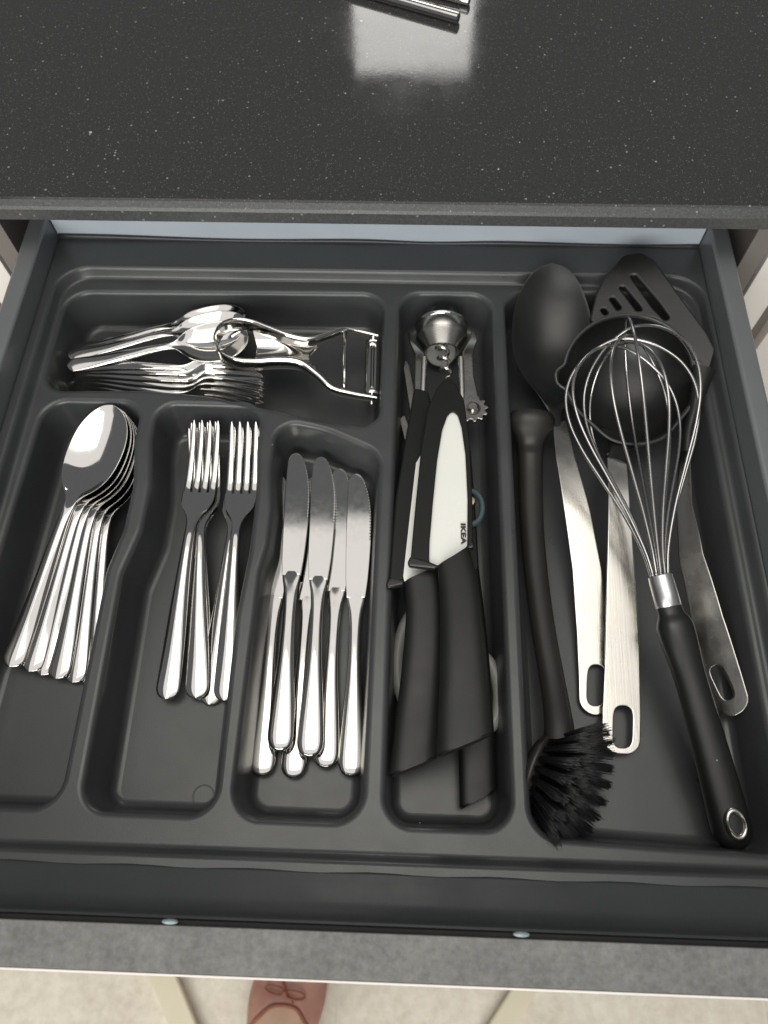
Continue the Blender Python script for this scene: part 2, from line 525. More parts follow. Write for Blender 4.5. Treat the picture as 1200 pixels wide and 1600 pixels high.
fr = dpart('front_panel', (-.2985, .2985, -.2788, -.2594, -.140, .0440), MT['laminate'], dr, .0006)
dpart('edge_highlight', (-.2985, .2985, -.2800, -.2790, -.140, .0438), MT['white_panel'], fr, .0003)  # white strip standing in for light reflected by the panel edge
for px, py in ((265, 1443), (815, 1463)):
    p = U(px, py, .0442)
    bm = bmesh.new()
    bmesh.ops.create_uvsphere(bm, u_segments=20, v_segments=10, radius=1)
    for v_ in bm.verts:
        v_.co = Vector((v_.co.x * .0040 + p.x, v_.co.y * .0013 + p.y + .0008, v_.co.z * .0016 + .1040))
    finish(bm, 'bumper', MT['bumper'], dr)

# ------------------------------------------------------------------ cutlery tray
ZS, ZF = -.009, -.046
tray = empty('cutlery_tray', (0, 0, ZF), 'dark grey moulded plastic cutlery tray with six compartments in the drawer', 'tray')
P1 = ([(-.246, .0805), (-.165, .0825), (-.118, .0785), (-.070, .0675), (-.026, .0565), (.0105, .0535), (.0105, .1800), (-.246, .1770)],
      [.018, .06, .06, .09, .06, .019, .020, .020])
P2 = ([(-.246, -.2080), (-.1655, -.2080), (-.1665, -.060), (-.1605, -.030), (-.1605, .005), (-.166, .040), (-.166, .0725), (-.240, .0725)],
      [.018, .018, .03, .03, .04, .04, .017, .019])
P3 = ([(-.1550, -.2085), (-.0750, -.2090), (-.0765, -.090), (-.0730, -.045), (-.0730, .000), (-.0765, .035), (-.0765, .0715), (-.1560, .0720), (-.1555, .040), (-.1500, .005), (-.1500, -.030), (-.1575, -.062)],
      [.017, .017, .06, .05, .05, .06, .017, .018, .05, .05, .03, .03])
P4 = ([(-.0675, -.2095), (.0095, -.2100), (.0115, .0340), (-.030, .0530), (-.0665, .0600), (-.0665, .020), (-.0630, -.010), (-.0630, -.038), (-.0665, -.058)],
      [.018, .018, .018, .08, .018, .06, .05, .03, .03])
P5 = ([(.0205, -.2110), (.0950, -.2110), (.0950, .1815), (.0200, .1815)], [.017, .017, .019, .019])
P6 = ([(.1035, -.2140), (.2480, -.2195), (.2480, .1850), (.1030, .1840)], [.018, .015, .022, .018])
sheet_holes = []
HB = ZF - ZS
RT, RB, DR = .004, .0055, math.radians(7)
prof = []
for k in range(6):
    a = math.radians(90) + (DR - math.radians(90)) * k / 5
    prof.append((-.0025 + RT * math.cos(a), -RT + RT * math.sin(a)))
d0, z0 = prof[-1]
zb = HB + RB * (1 - math.sin(DR))
d1 = d0 + (z0 - zb) * math.tan(DR)
prof.append(((d0 + d1) / 2, (z0 + zb) / 2))
for k in range(6):
    a = DR + (math.radians(90) - DR) * k / 5
    prof.append((d1 + RB * (math.cos(DR) - math.cos(a)), zb - RB * (math.sin(a) - math.sin(DR))))
for pts, rads in (P1, P2, P3, P4, P5, P6):
    lp = fillet(pts, rads, .0016)
    bm = bmesh.new(); rings = []
    for d, z in prof:
        rings.append([bm.verts.new((p.x, p.y, ZS + z - ZF)) for p in offset(lp, d)])
    for a, b2 in zip(rings, rings[1:]): bridge(bm, a, b2)
    n = len(lp)
    inner = [bm.verts.new(v_.co) for v_ in rings[-1]]
    es = [bm.edges.new((inner[i], inner[(i + 1) % n])) for i in range(n)]
    bmesh.ops.triangle_fill(bm, edges=es, use_beauty=True)
    for f_ in bm.faces: f_.normal_update()
    recalc(bm)
    if sum(f_.normal.z * f_.calc_area() for f_ in bm.faces) < 0: bmesh.ops.reverse_faces(bm, faces=bm.faces[:])
    finish(bm, 'compartment', MT['tray'], tray, True, 60)
    sheet_holes.append(offset(lp, prof[0][0]))
# top sheet, step up to the rim, outer flange
bm = bmesh.new()
rim = fillet([(-.250, -.2265), (.2555, -.2265), (.2555, .1925), (-.250, .1925)], .024, .0016)
def loop_edges(bm, vs): return [bm.edges.new((vs[i], vs[(i + 1) % len(vs)])) for i in range(len(vs))]
es = loop_edges(bm, [bm.verts.new((p.x, p.y, ZS - ZF)) for p in offset(rim, .0032)])
for h in sheet_holes: es += loop_edges(bm, [bm.verts.new((p.x, p.y, ZS - ZF)) for p in h])
bmesh.ops.triangle_fill(bm, edges=es, use_beauty=True)
rp = [(.0032, ZS)]
for k in range(1, 5):
    a = math.radians(90 * k / 4 * .8)
    rp.append((.0032 - .003 * math.sin(a), ZS + .003 * (1 - math.cos(a))))
zt, dt = rp[-1][1], rp[-1][0]
rp += [(dt - .0014, -.0034)]
for k in range(0, 5):
    a = math.radians(18 + 72 * k / 4)
    rp.append((dt - .0014 - .0034 * (math.cos(math.radians(18)) - math.cos(a)) * 1.0, -.0034 + .0034 * (math.sin(a) - math.sin(math.radians(18))) / (1 - math.sin(math.radians(18)))))
rings = [[bm.verts.new((p.x, p.y, z - ZF)) for p in offset(rim, d)] for d, z in rp]
for a, b2 in zip(rings, rings[1:]): bridge(bm, a, b2)
es = loop_edges(bm, [bm.verts.new(v_.co) for v_ in rings[-1]])
outer = []
for (x0, y0), (x1, y1) in (((-.2595, -.2345), (.2595, -.2345)), ((.2595, -.2345), (.2595, .2245)), ((.2595, .2245), (-.2595, .2245)), ((-.2595, .2245), (-.2595, -.2345))):
    for k in range(40): outer.append(Vector((x0 + (x1 - x0) * k / 40, y0 + (y1 - y0) * k / 40)))
OV = [bm.verts.new((p.x, p.y + (.0009 * math.sin(p.x * 40) if y_back else .0005 * math.sin(p.x * 95)), -ZF)) for p in outer for y_back in [p.y > .2]]
es += loop_edges(bm, OV)
bmesh.ops.triangle_fill(bm, edges=es, use_beauty=True)
recalc(bm)
if sum(f_.normal.z * f_.calc_area() for f_ in bm.faces) < 0: bmesh.ops.reverse_faces(bm, faces=bm.faces[:])
finish(bm, 'rim', MT['tray'], tray, True, 60)
# raised back lip of the flange, a little wavy
bm = bmesh.new(); A = []; B = []; C_ = []
for k in range(81):
    x = -.2590 + .518 * k / 80
    zz = .0022 + .0016 * math.sin(x * 21 + .6) - .0035 * math.exp(-((x - .045) / .045) ** 2)
    A.append(bm.verts.new((x, .2235, -ZF + .0003))); B.append(bm.verts.new((x, .2249, -ZF + .0010 + zz))); C_.append(bm.verts.new((x, .2256, -ZF + zz)))
bridge(bm, A, B, False); bridge(bm, B, C_, False); recalc(bm)
lip = finish(bm, 'back_lip', MT['tray'], tray)
sm = lip.modifiers.new('s', 'SOLIDIFY'); sm.thickness = .0006
# moulding marks: two ejector ticks and a faint ring
for px, py, z in ((656, 1288, ZF), (738, 1294, ZF)):
    p = U(px, py, ZF + .012)
    bm = bmesh.new(); box(bm, p.x - .0004, p.x + .0004, p.y - .002, p.y + .001, .004, .0125)
    finish(bm, 'mould_rib', MT['tray'], tray, False)
p = U(318, 1244, ZF)
bm = sweep_bm([(p.x + .0065 * math.cos(2*PI*k/32), p.y + .0065 * math.sin(2*PI*k/32), .0001) for k in range(32)], .0004, .00012, 6, closed=True)
finish(bm, 'mould_ring', MT['tray'], tray)

# ------------------------------------------------------------------ polished cutlery
def dense(L, n):
    return [L * (.5 - .5 * math.cos(PI * k / n)) for k in range(n + 1)]
def end_round(y, r, ex=2.4):
    return 1.0 if y >= r else max(.02, (1 - ((r - y) / r) ** ex) ** (1 / ex))
def make_fork(L=.203, k=1.0):
    root = bpy.data.objects.new('fork', None); COL.objects.link(root); root.empty_display_size = .02
    s = L / .203
    zf = curve1([(0, .0016), (.03, .0040), (.065, .0085), (.095, .0108), (.117, .0105), (.131, .0066), (.144, .0034), (.158, .0030), (.180, .0072), (.203, .0150)])
    wf = curve1([(0, .0078), (.012, .0079), (.05, .0066), (.085, .0048), (.112, .0036), (.122, .0036), (.129, .0058), (.136, .0100), (.142, .0118), (.148, .0121), (.203, .0121)])
    tf = curve1([(0, .0020), (.06, .0025), (.11, .0034), (.13, .0036), (.145, .0022), (.158, .0018), (.203, .0013)])
    sg = curve1([(0, -.0009), (.06, -.0019), (.11, -.0010), (.127, .0002), (.137, .0011), (.146, .0009), (.155, .0004), (.203, 0)])
    st = []
    for y in [.1490 * q for q in (dense(1, 64))]:
        st.append((y * s, zf(y) * s, wf(y) * end_round(y, .0085) * k * s, tf(y) * s, sg(y) * s))
    bm = recalc(strip_bm(st, 14))
    finish(bm, 'handle', MT['chrome'], root, True, 60)
    for q in range(4):
        x0 = (-1.5 + q) * .00615
        st = []
        for i in range(19):
            u = i / 18
            y = .1472 + u * .0558
            hw = (.00250 - .0011 * u ** 1.5) * (1 if u < .93 else math.sqrt(max(.03, 1 - ((u - .93) / .07) ** 2)))
            x = x0 + (-.00002 if q < 2 else .00002)
            st.append((y * s, zf(y) * s, hw * s, (.0018 - .0006 * u) * s, 0, x * s * (1 - .02 * u)))
        finish(recalc(strip_bm(st, 8)), 'tine', MT['chrome'], root, True, 60)
    return root
def make_spoon(L=.205, bw=.0208, k=1.0):
    root = bpy.data.objects.new('spoon', None); COL.objects.link(root); root.empty_display_size = .02
    s = L / .205
    zf = curve1([(0, .0016), (.03, .0040), (.07, .0088), (.098, .0116), (.115, .0116), (.126, .0096), (.137, .0060), (.150, .0030), (.168, .0022), (.186, .0038), (.198, .0066), (.205, .0092)])
    wf = curve1([(0, .0078), (.012, .0079), (.05, .0066), (.09, .0048), (.112, .0038), (.122, .0042)])
    tf = curve1([(0, .0020), (.06, .0025), (.10, .0036), (.12, .0034), (.135, .0018), (.158, .0014), (.205, .0012)])
    yb = .122
    bwf = curve1([(0, .0042 / bw), (.06, .32), (.14, .58), (.25, .82), (.38, .95), (.52, 1.0), (.66, .98), (.78, .88), (.88, .70), (.95, .48), (.985, .26), (1, .02)])
    def width(y):
        if y <= yb: return wf(y)
        return bw * bwf((y - yb) / (.205 - yb))
    sgf = curve1([(.106, -.0006), (.118, .0006), (.131, .0028), (.148, .0046), (.166, .0050), (.184, .0040), (.197, .0018), (.205, .0002)])
    def sag(y):
        if y <= .106: return -.0016 * math.sin(PI * y / .106) - .0006
        return sgf(y)
    ys = sorted(set([yb * q for q in dense(1, 44)] + [yb + (.205 - yb) * q for q in dense(1, 44)]))
    h = [(y * s, zf(y) * s, width(y) * end_round(y, .0085) * k * s, tf(y) * s, sag(y) * s) for y in ys]
    i0 = next(i for i, q in enumerate(h) if q[0] >= .1215 * s)
    finish(recalc(strip_bm(h[:i0 + 1], 18)), 'handle', MT['chrome'], root, True, 60)
    finish(recalc(strip_bm(h[i0:], 22)), 'bowl', MT['chrome'], root, True, 70)
    return root
def make_knife(L=.213):
    root = bpy.data.objects.new('table_knife', None); COL.objects.link(root); root.empty_display_size = .02
    wf = curve1([(0, .0079), (.012, .0083), (.035, .0069), (.062, .0049), (.090, .0041), (.106, .0047), (.114, .0060), (.119, .0064)])
    tf = curve1([(0, .0052), (.012, .0060), (.05, .0062), (.078, .0056), (.098, .0042), (.110, .0029), (.119, .0018)])
    st = [(y, .0036, wf(y) * end_round(y, .0095, 2.2), tf(y) * (end_round(y, .006, 2) * .75 + .25), 0) for y in [.119 * q for q in dense(1, 50)]]
    finish(recalc(strip_bm(st, 16, flat=.8)), 'handle', MT['chrome'], root, True, 60)
    # blade: straight back on the left, belly and teeth on the right towards a rounded tip
    lf = curve1([(.116, -.0072), (.13, -.0084), (.16, -.0092), (.185, -.0094), (.202, -.0092), (.209, -.0082), (.2118, -.0062), (.2130, -.0030)])
    rf = curve1([(.116, .0072), (.13, .0090), (.15, .0104), (.170, .0110), (.185, .0102), (.198, .0076), (.207, .0040), (.2118, .0004), (.2130, -.0026)])
    left = [(lf(y) * .90, y) for y in [.116 + .0970 * (1 - (1 - k / 40) ** 1.6) for k in range(41)]]
    right = []
    for k in range(241):
        y = .2129 - .0966 * k / 240
        e = rf(y) * .88
        if .160 < y < .205: e -= .0010 * (1 - abs(math.sin(PI * (y - .160) / .0023)))
        right.append((e, y))
    b_ = plate('blade', [left + right], .0017, MT['chrome'], root, .0003, z0=.0036)
    return root
def pose(o, A, B, roll=0.0, anchor='tip', L=.2, zt=0.0):
    """local +y from handle end A to tip B (world points); the length stays the real one"""
    A, B = Vector(A), Vector(B)
    y = (B - A).normalized()
    x = y.cross(Vector((0, 0, 1))).normalized()
    z = x.cross(y)
    R = Matrix((x, y, z)).transposed() @ Matrix.Rotation(math.radians(roll), 3, 'Y')
    o.matrix_world = Matrix.Translation(B - y * L - z * zt) @ R.to_4x4()
def series(proto, spots, labels, cat, group, L, zt=0.0):
    for i, (s_, lab) in enumerate(zip(spots, labels)):
        o = proto if i == 0 else copy_tree(proto)
        (ax, ay, az), (bx, by, bz), roll = s_
        pose(o, U(ax, ay, az + zt), U(bx, by, bz + zt), roll, 'tip', L, zt)
        tag(o, lab, cat, group)

F0 = ZF
series(make_spoon(.195), [
    ((4, 1044, F0 + .0110), (175, 633, F0 + .0290), 4),
    ((34, 1056, F0 + .0080), (179, 636, F0 + .0268), 3),
    ((54, 1062, F0 + .0055), (182, 640, F0 + .0248), 2),
    ((78, 1067, F0 + .0060), (185, 644, F0 + .0228), 0),
    ((106, 1070, F0 + .0030), (188, 649, F0 + .0206), -1),
    ((133, 1068, F0 + .0010), (191, 655, F0 + .0180), -3)],
    ['polished tablespoon on top of its stack, its whole bowl in view', 'polished tablespoon second from the left by its handle end',
     'polished tablespoon third from the left by its handle end', 'polished tablespoon fourth from the left by its handle end',
     'polished tablespoon fifth from the left by its handle end', 'polished tablespoon lowest in its stack, handle against the divider'],
    'spoon', 'tablespoons in the left compartment', .195, .0088)
series(make_fork(.199), [
    ((249, 1090, F0 + .0090), (322, 657, F0 + .0180), 0),
    ((298, 1098, F0 + .0070), (318, 660, F0 + .0135), 0),
    ((343, 1095, F0 + .0055), (381, 659, F0 + .0165), 0),
    ((318, 1100, F0 + .0020), (385, 668, F0 + .0120), 0),
    ((310, 1100, F0 + .0012), (314, 668, F0 + .0090), 0)],
    ['polished dinner fork on top of the left pair, handle slanting left', 'polished dinner fork whose handle overlaps in the middle of the fork compartment',
     'polished dinner fork on top of the right pair, handle nearest the knives', 'polished dinner fork under the rightmost fork, handle slanting to the middle',
     'polished dinner fork lowest of the left stack, nearly hidden'],
    'fork', 'dinner forks in the second compartment', .199, .0150)
series(make_knife(), [
    ((437, 1176, F0 + .0115), (468, 708, F0 + .0120), 0),
    ((411, 1185, F0 + .0020), (441, 742, F0 + .0040), 0),
    ((459, 1198, F0 + .0020), (497, 745, F0 + .0030), 0),
    ((483, 1193, F0 + .0115), (507, 714, F0 + .0125), 0),
    ((508, 1208, F0 + .0035), (536, 732, F0 + .0050), 0),
    ((548, 1221, F0 + .0030), (562, 740, F0 + .0060), 0)],
    ['polished table knife lying on top at the left of the knives', 'polished table knife at the far left, partly under its neighbour',
     'polished table knife mostly hidden between the two top knives', 'polished table knife lying on top in the middle of the knives',
     'polished table knife second from the right, beside the rightmost one', 'polished table knife at the far right, lying free of the others'],
    'knife', 'table knives in the third compartment', .213, .0036)

# dessert forks and teaspoons lying sideways in the back compartment
fk = make_fork(.152, 1.0)
fl = ['small fork nearest the front of the sideways stack', 'small fork second from the front of the sideways stack', 'small fork third from the front of the sideways stack',
      'small fork fourth from the front of the sideways stack', 'small fork fifth from the front of the sideways stack', 'small fork at the rear of the sideways stack, under the teaspoons']
series(fk, [((122, 606, F0 + .0060), (400, 628, F0 + .0060), 58), ((121, 600, F0 + .0090), (411, 619, F0 + .0090), 56),
            ((119, 593, F0 + .0120), (416, 609, F0 + .0120), 52), ((118, 586, F0 + .0150), (417, 598, F0 + .0150), 48),
            ((120, 578, F0 + .0180), (414, 587, F0 + .0180), 42), ((121, 571, F0 + .0205), (410, 579, F0 + .0205), 34)], fl, 'fork', 'small forks in the back compartment', .152)
tsn = make_spoon(.142, .0240)
series(tsn, [((122, 570, F0 + .0260), (390, 530, F0 + .0280), 14), ((126, 553, F0 + .0250), (388, 512, F0 + .0280), 4), ((131, 545, F0 + .0210), (386, 500, F0 + .0250), 0)],
       ['polished teaspoon nearest the front on top of the small forks', 'polished teaspoon in the middle, bowl under the peeler ring', 'polished teaspoon rearmost beside the small forks'],
       'spoon', 'teaspoons in the back compartment', .142)

# ------------------------------------------------------------------ peeler
def make_peeler():
    z = -.008
    o = U(465, 545, z)
    root = empty('peeler', o, 'polished steel swivel peeler with ring shaped handle end lying on the teaspoons', 'peeler')
    def pt(px, py, dz=0): return U(px, py, z + dz) - o
    path = [pt(590, 527, -.012), pt(560, 520, -.009), pt(537, 517, -.006), pt(515, 525, -.003), pt(485, 534, 0), pt(455, 530, .001), pt(420, 518, .002), pt(395, 509, .003), pt(370, 506, .004),
            pt(348, 514, .004), pt(337, 535, .003), pt(347, 557, .002), pt(370, 568, .001), pt(400, 570, 0), pt(435, 567, -.001), pt(468, 570, -.003), pt(495, 588, -.006), pt(518, 608, -.010), pt(545, 616, -.013), pt(588, 624, -.016)]
    n = 120
    P = spline(path, n)
    wr = curve1([(0, .0046), (.12, .0056), (.25, .0085), (.38, .0095), (.5, .0100), (.62, .0095), (.75, .0090), (.88, .0062), (1, .0050)])
    wl_ = curve1([(0, .0028), (.12, .0036), (.25, .0060), (.38, .0040), (.47, .0030), (.53, .0030), (.62, .0050), (.75, .0075), (.88, .0050), (1, .0032)])
    bm = sweep_bm(P, [wl_(i / (n - 1)) * .45 for i in range(n)], [wr(i / (n - 1)) * .72 for i in range(n)], 14, ex=.8)
    hnd = finish(recalc(bm), 'handle', MT['chrome'], root, True, 60)
    # trough between the two arms
    out_ = [(500, 531), (470, 533), (439, 523), (405, 511), (384, 506), (395, 518), (400, 537), (396, 556), (384, 569), (430, 568), (470, 569), (488, 580), (500, 590), (492, 571), (482, 556), (482, 548), (490, 540)]
    lp = fillet([tuple(U(a_, b2, z - .002))[:2] for a_, b2 in out_], .003, .0012)
    cy = U(430, 541, z).y
    tr = lambda x, y: -.0070 * max(0, 1 - ((y - cy) / .016) ** 2) - .05 * (x - o.x)
    plate('trough', [lp], .0011, MT['chrome'], hnd, .0003, bend=tr, cuty=[cy - .022 + .002 * k for k in range(23)], z0=z - .002, org=o)
    a, b_ = pt(583, 526, -.011), pt(581, 622, -.0155)
    rod = tube_wire([a + (b_ - a) * t for t in (-.06, .2, .5, .8, 1.1)], .0011, 8)
    finish(recalc(rod), 'pin', MT['chrome'], root)
    d = (b_ - a); L = d.length; d.normalize()
    bm = bmesh.new()
    # blade: curved channel with a slot
    rows = []
    for i in range(21):
        y = .004 + (L - .008) * i / 20
        rows.append([bm.verts.new(a + d * y + Vector((-.0058 + .0116 * k / 8, 0, .0016 - .0022 * ((k - 4) / 4) ** 2))) for k in range(9)])
    for i in range(20):
        for k in range(8):
            if 2 <= i < 18 and 3 <= k < 5: continue
            bm.faces.new((rows[i][k], rows[i][k + 1], rows[i + 1][k + 1], rows[i + 1][k]))
    bl = finish(recalc(bm), 'blade', MT['chrome'], root)
    bl.modifiers.new('s', 'SOLIDIFY').thickness = .0007
    a, b_ = pt(539, 519, -.006), pt(538, 607, -.012)
    finish(recalc(tube_wire([a + (b_ - a) * t for t in (0, .33, .66, 1)], .0016, 8)), 'cross_bar', MT['chrome'], root)
    return root
make_peeler()

# ------------------------------------------------------------------ corkscrew
def make_corkscrew():
    z = -.018
    o = U(690, 560, z)
    root = empty('corkscrew', o, 'satin steel winged corkscrew with spiral worm at the back of the knife compartment', 'corkscrew')
    c = U(689, 518, z); e = U(692, 660, z)
    ax = (e - c); ax.z = 0; ax.normalize()                  # towards the front
    # bell lying on its side, axis towards the front
    c = U(690, 520, -.0250)
    R = Matrix.Rotation(math.radians(-84), 3, 'X')          # local -z points to the front, a little up
    def turned(name, prof, mat, n=48):
        bm, rings = lathe_bm(prof, n)
        for v_ in bm.verts: v_.co = R @ v_.co + (c - o)
        return finish(recalc(bm), name, mat, root, True, 40)
    turned('bell', [(.0128, -.0185), (.0142, -.0180), (.0190, -.0085), (.0203, -.0068), (.0205, -.0062), (.0199, -.0054), (.0203, -.0044), (.0205, .0040), (.0198, .0052), (.0186, .0056), (.0176, .0048), (.0170, -.0060), (.0122, -.0175), (.0128, -.0185)], MT['satin'])
    turned('ring', [(.0190 + .0022 * math.cos(2*PI*k/12), .0058 + .0022 * math.sin(2*PI*k/12)) for k in range(13)], MT['chrome'])
    turned('stopper', [(.0001, .0165), (.0138, .0165), (.0150, .0155), (.0158, .0040), (.0158, .0000), (.0001, .0000)], MT['gloss'])
    dc = U(689, 549, -.030) - o
    bm, _ = lathe_bm([(.0001, .0015), (.0112, .0015), (.0122, .0005), (.0122, -.0015), (.0001, -.0015)], 36)
    Rd = Matrix.Rotation(math.radians(48), 3, 'X')
    for v_ in bm.verts: v_.co = Rd @ v_.co + dc
    finish(recalc(bm), 'disc', MT['grey'], root, True, 40)
    a = U(689, 536, z + .003) - o; b_ = U(698, 590, z + .002) - o
    pts = []
    x_ = Vector((1, 0, 0)); d = (b_ - a); up = x_.cross(d.normalized())
    for i in range(121):
        t = i / 120; th = 2 * PI * 3.4 * t
        r = .0042 * (1 - .2 * t) * min(1, (1 - t) * 8 + .15)
        pts.append(a + d * t + x_ * (r * math.cos(th)) + up * (r * math.sin(th)))
    finish(recalc(tube_wire(pts, [.0015 * min(1, (1 - i / 120) * 6 + .2) for i in range(121)], 8)), 'worm', MT['chrome'], root)
    for A, B in (((663, 560), (657, 700)), ((720, 560), (724, 700))):
        p, q = U(*A, z + .004) - o, U(*B, z - .006) - o
        finish(recalc(sweep_bm([p.lerp(q, t / 6) for t in range(7)], .0023, .0035, 10, ex=.6)), 'rail', MT['satin'], root, True, 50)
    # wings with toothed wheel ends
    def wing(poly, gear, sgn):
        pl = (z + .001, 0, 0, 0, 0)
        lp = [U(px, py, z + .001) for px, py in poly]
        lp = fillet([(p.x, p.y) for p in lp], .004, .001)
        yb = (U(*gear, z)).y
        bz = lambda x, y: -.010 * max(0, (y - yb - .045) / .03) ** 2 * .6
        plate('wing', [lp], .0028, MT['satin'], root, .0006, bend=bz, cuty=[yb + .01 * k for k in range(1, 9)], z0=z + .001, org=o)
        g = U(*gear, z + .001); gl = []
        for k in range(96):
            t = 2 * PI * k / 96; tooth = 1 if math.sin(12 * t) > 0 else 0
            rr = .0096 + .0022 * (.5 + .5 * math.tanh(3 * math.sin(12 * t)))
            gl.append((g.x + rr * math.cos(t), g.y + rr * math.sin(t)))
        plate('gear', [gl], .0036, MT['satin'], root, .0004, z0=z + .001, org=o)
        bm, _ = lathe_bm([(.0001, .0045), (.0030, .0045), (.0042, .0034), (.0044, .0018), (.0060, .0018), (.0060, .0010)], 28)
        for v_ in bm.verts: v_.co += g - o
        finish(recalc(bm), 'rivet', MT['satin'], root, True, 40)
    wing([(743, 497), (746, 530), (738, 555), (740, 590), (748, 625), (752, 645), (728, 650), (724, 600), (723, 552), (735, 525), (740, 497)], (738, 640), 1)
    wing([(640, 505), (648, 532), (662, 552), (663, 600), (664, 650), (650, 650), (648, 620), (648, 590), (649, 555), (640, 530), (637, 507)], (663, 652), -1)
    return root
make_corkscrew()

# ------------------------------------------------------------------ sheathed ceramic knives
def flat_piece(name, px, z, t, mat, parent, org, rad=.002, r=.0006, holes=(), plane=None, mid=None, cuty=None):
    pl = plane or (z, 0, 0, 0, 0)
    loops = []
    for k, q in enumerate((px,) + tuple(holes)):
        pp = [UP(a, b_, pl) for a, b_ in q]
        loops.append(fillet([(p.x, p.y) for p in pp], rad, .0012))
    bz = (lambda x, y: pl[0] + pl[1] * (x - pl[3]) + pl[2] * (y - pl[4]))
    return plate(name, loops, t, mat, parent, r, bend=bz, org=org, cuty=cuty)
def handle_piece(name, left, right, end, z0, z1, thick, mat, parent, org):
    """swollen handle between a left and a right edge traced from top to bottom"""
    n = 34
    LP = spline([Vector((a, b_, 0)) for a, b_ in left], n); RP = spline([Vector((a, b_, 0)) for a, b_ in right], n)
    bm = bmesh.new(); prev = None; m_ = 14
    for i in range(n):
        t = i / (n - 1)
        z = z0 + (z1 - z0) * t
        a, b_ = U(LP[i].x, LP[i].y, z), U(RP[i].x, RP[i].y, z)
        c = (a + b_) / 2; h = (b_ - a) / 2
        th = thick * (.62 + .38 * math.sin(PI * min(1, t * 1.25) * .6 + .35))
        ring = []
        for k in range(2 * m_):
            ang = 2 * PI * k / (2 * m_)
            u = math.copysign(abs(math.cos(ang)) ** .7, math.cos(ang)); v_ = math.copysign(abs(math.sin(ang)) ** .75, math.sin(ang))
            ring.append(bm.verts.new(c + h * u + Vector((0, 0, th / 2 * v_)) - Vector(org)))
        if prev: bridge(bm, prev, ring)
        else: bm.faces.new(list(reversed(ring)))
        prev = ring
    bm.faces.new(prev)
    bmesh.ops.bevel(bm, geom=[e for e in bm.edges if all(v_ in prev for v_ in e.verts)], offset=.0012, segments=2, affect='EDGES')
    return finish(recalc(bm), name, mat, parent, True, 45)

# knife on top, printed blade showing through the window of the sheath
o = U(705, 880, .000)
k1 = empty('ceramic_knife', o, 'white ceramic knife with printed blade in a black window sheath, on top', 'knife', 'sheathed ceramic knives')
pl1 = (.006, 0, -.012, .066, 0)
sh = flat_piece('sheath', [(697, 589), (682, 608), (668, 640), (657, 710), (649, 790), (641, 878), (684, 888), (731, 858), (739, 856), (738, 780), (734, 690), (725, 625), (710, 597)],
                0, .0016, MT['sheath'], k1, o, .003, .0006, plane=(.0080, 0, -.012, .066, 0),
                holes=([(707, 642), (699, 650), (691, 672), (683, 720), (676, 790), (671, 850), (670.5, 879), (683, 884.5), (730, 854), (730.5, 780), (727, 710), (721, 668), (715, 649)],))
flat_piece('sheath_back', [(697, 590), (682, 609), (668, 641), (657, 711), (649, 791), (641, 878), (684, 888), (731, 858), (739, 855), (738, 781), (734, 691), (725, 626)],
           0, .0014, MT['sheath'], sh, (0, 0, 0), .003, .0006, plane=(.0032, 0, -.012, .066, 0)).location = -Vector(o)
flat_piece('sheath_lip', [(641, 871), (637, 880), (639, 886), (680, 890), (686, 886), (672, 880)], 0, .0050, MT['gloss'], sh, o, .0014, .0008, plane=(.0066, 0, -.012, .066, 0))
flat_piece('sheath_lip', [(731, 848), (730.5, 858), (740, 858), (741, 853), (738, 848)], 0, .0050, MT['gloss'], sh, o, .001, .0008, plane=(.0066, 0, -.012, .066, 0))
bl = flat_piece('blade', [(705, 622), (690, 650), (676, 720), (668, 790), (662, 862), (664, 880), (683, 889), (734, 860), (736, 780), (732, 690), (722, 645)],
                0, .0018, MT['ceramic'], k1, o, .002, .0004, plane=(.0056, 0, -.012, .066, 0))
handle_piece('handle', [(683, 887), (687, 930), (688, 1000), (686, 1090), (682, 1184)], [(733, 859), (745, 905), (756, 985), (764, 1070), (770, 1148)], None, .0065, .012, .016, MT['rubber'], k1, o)
# print on the blade
fc = bpy.data.curves.new('ikea', 'FONT'); fc.body = 'IKEA'; fc.size = 1; fc.offset = .05; fc.space_character = 1.08
fo = bpy.data.objects.new('t', fc); COL.objects.link(fo)
dg = bpy.context.evaluated_depsgraph_get(); dg.update()
me = bpy.data.meshes.new_from_object(fo.evaluated_get(dg)); COL.objects.unlink(fo); bpy.data.objects.remove(fo)
xs_ = [v_.co.x for v_ in me.vertices]; ys_ = [v_.co.y for v_ in me.vertices]
a = UP(723.6, 818, (.0071, 0, -.012, .066, 0)); b_ = UP(724.6, 851, (.0071, 0, -.012, .066, 0))
dirx = (b_ - a); Ltx = dirx.length; dirx.normalize(); diry = Vector((0, 0, 1)).cross(dirx).normalized()
for v_ in me.vertices:
    u = (v_.co.x - min(xs_)) / (max(xs_) - min(xs_)); q = (v_.co.y - min(ys_)) / (max(ys_) - min(ys_))
    v_.co = a + dirx * (u * Ltx) + diry * ((q - .5) * .0034) + Vector((0, 0, .0002)) - o
mesh_obj('lettering', me, MT['ink'], bl)
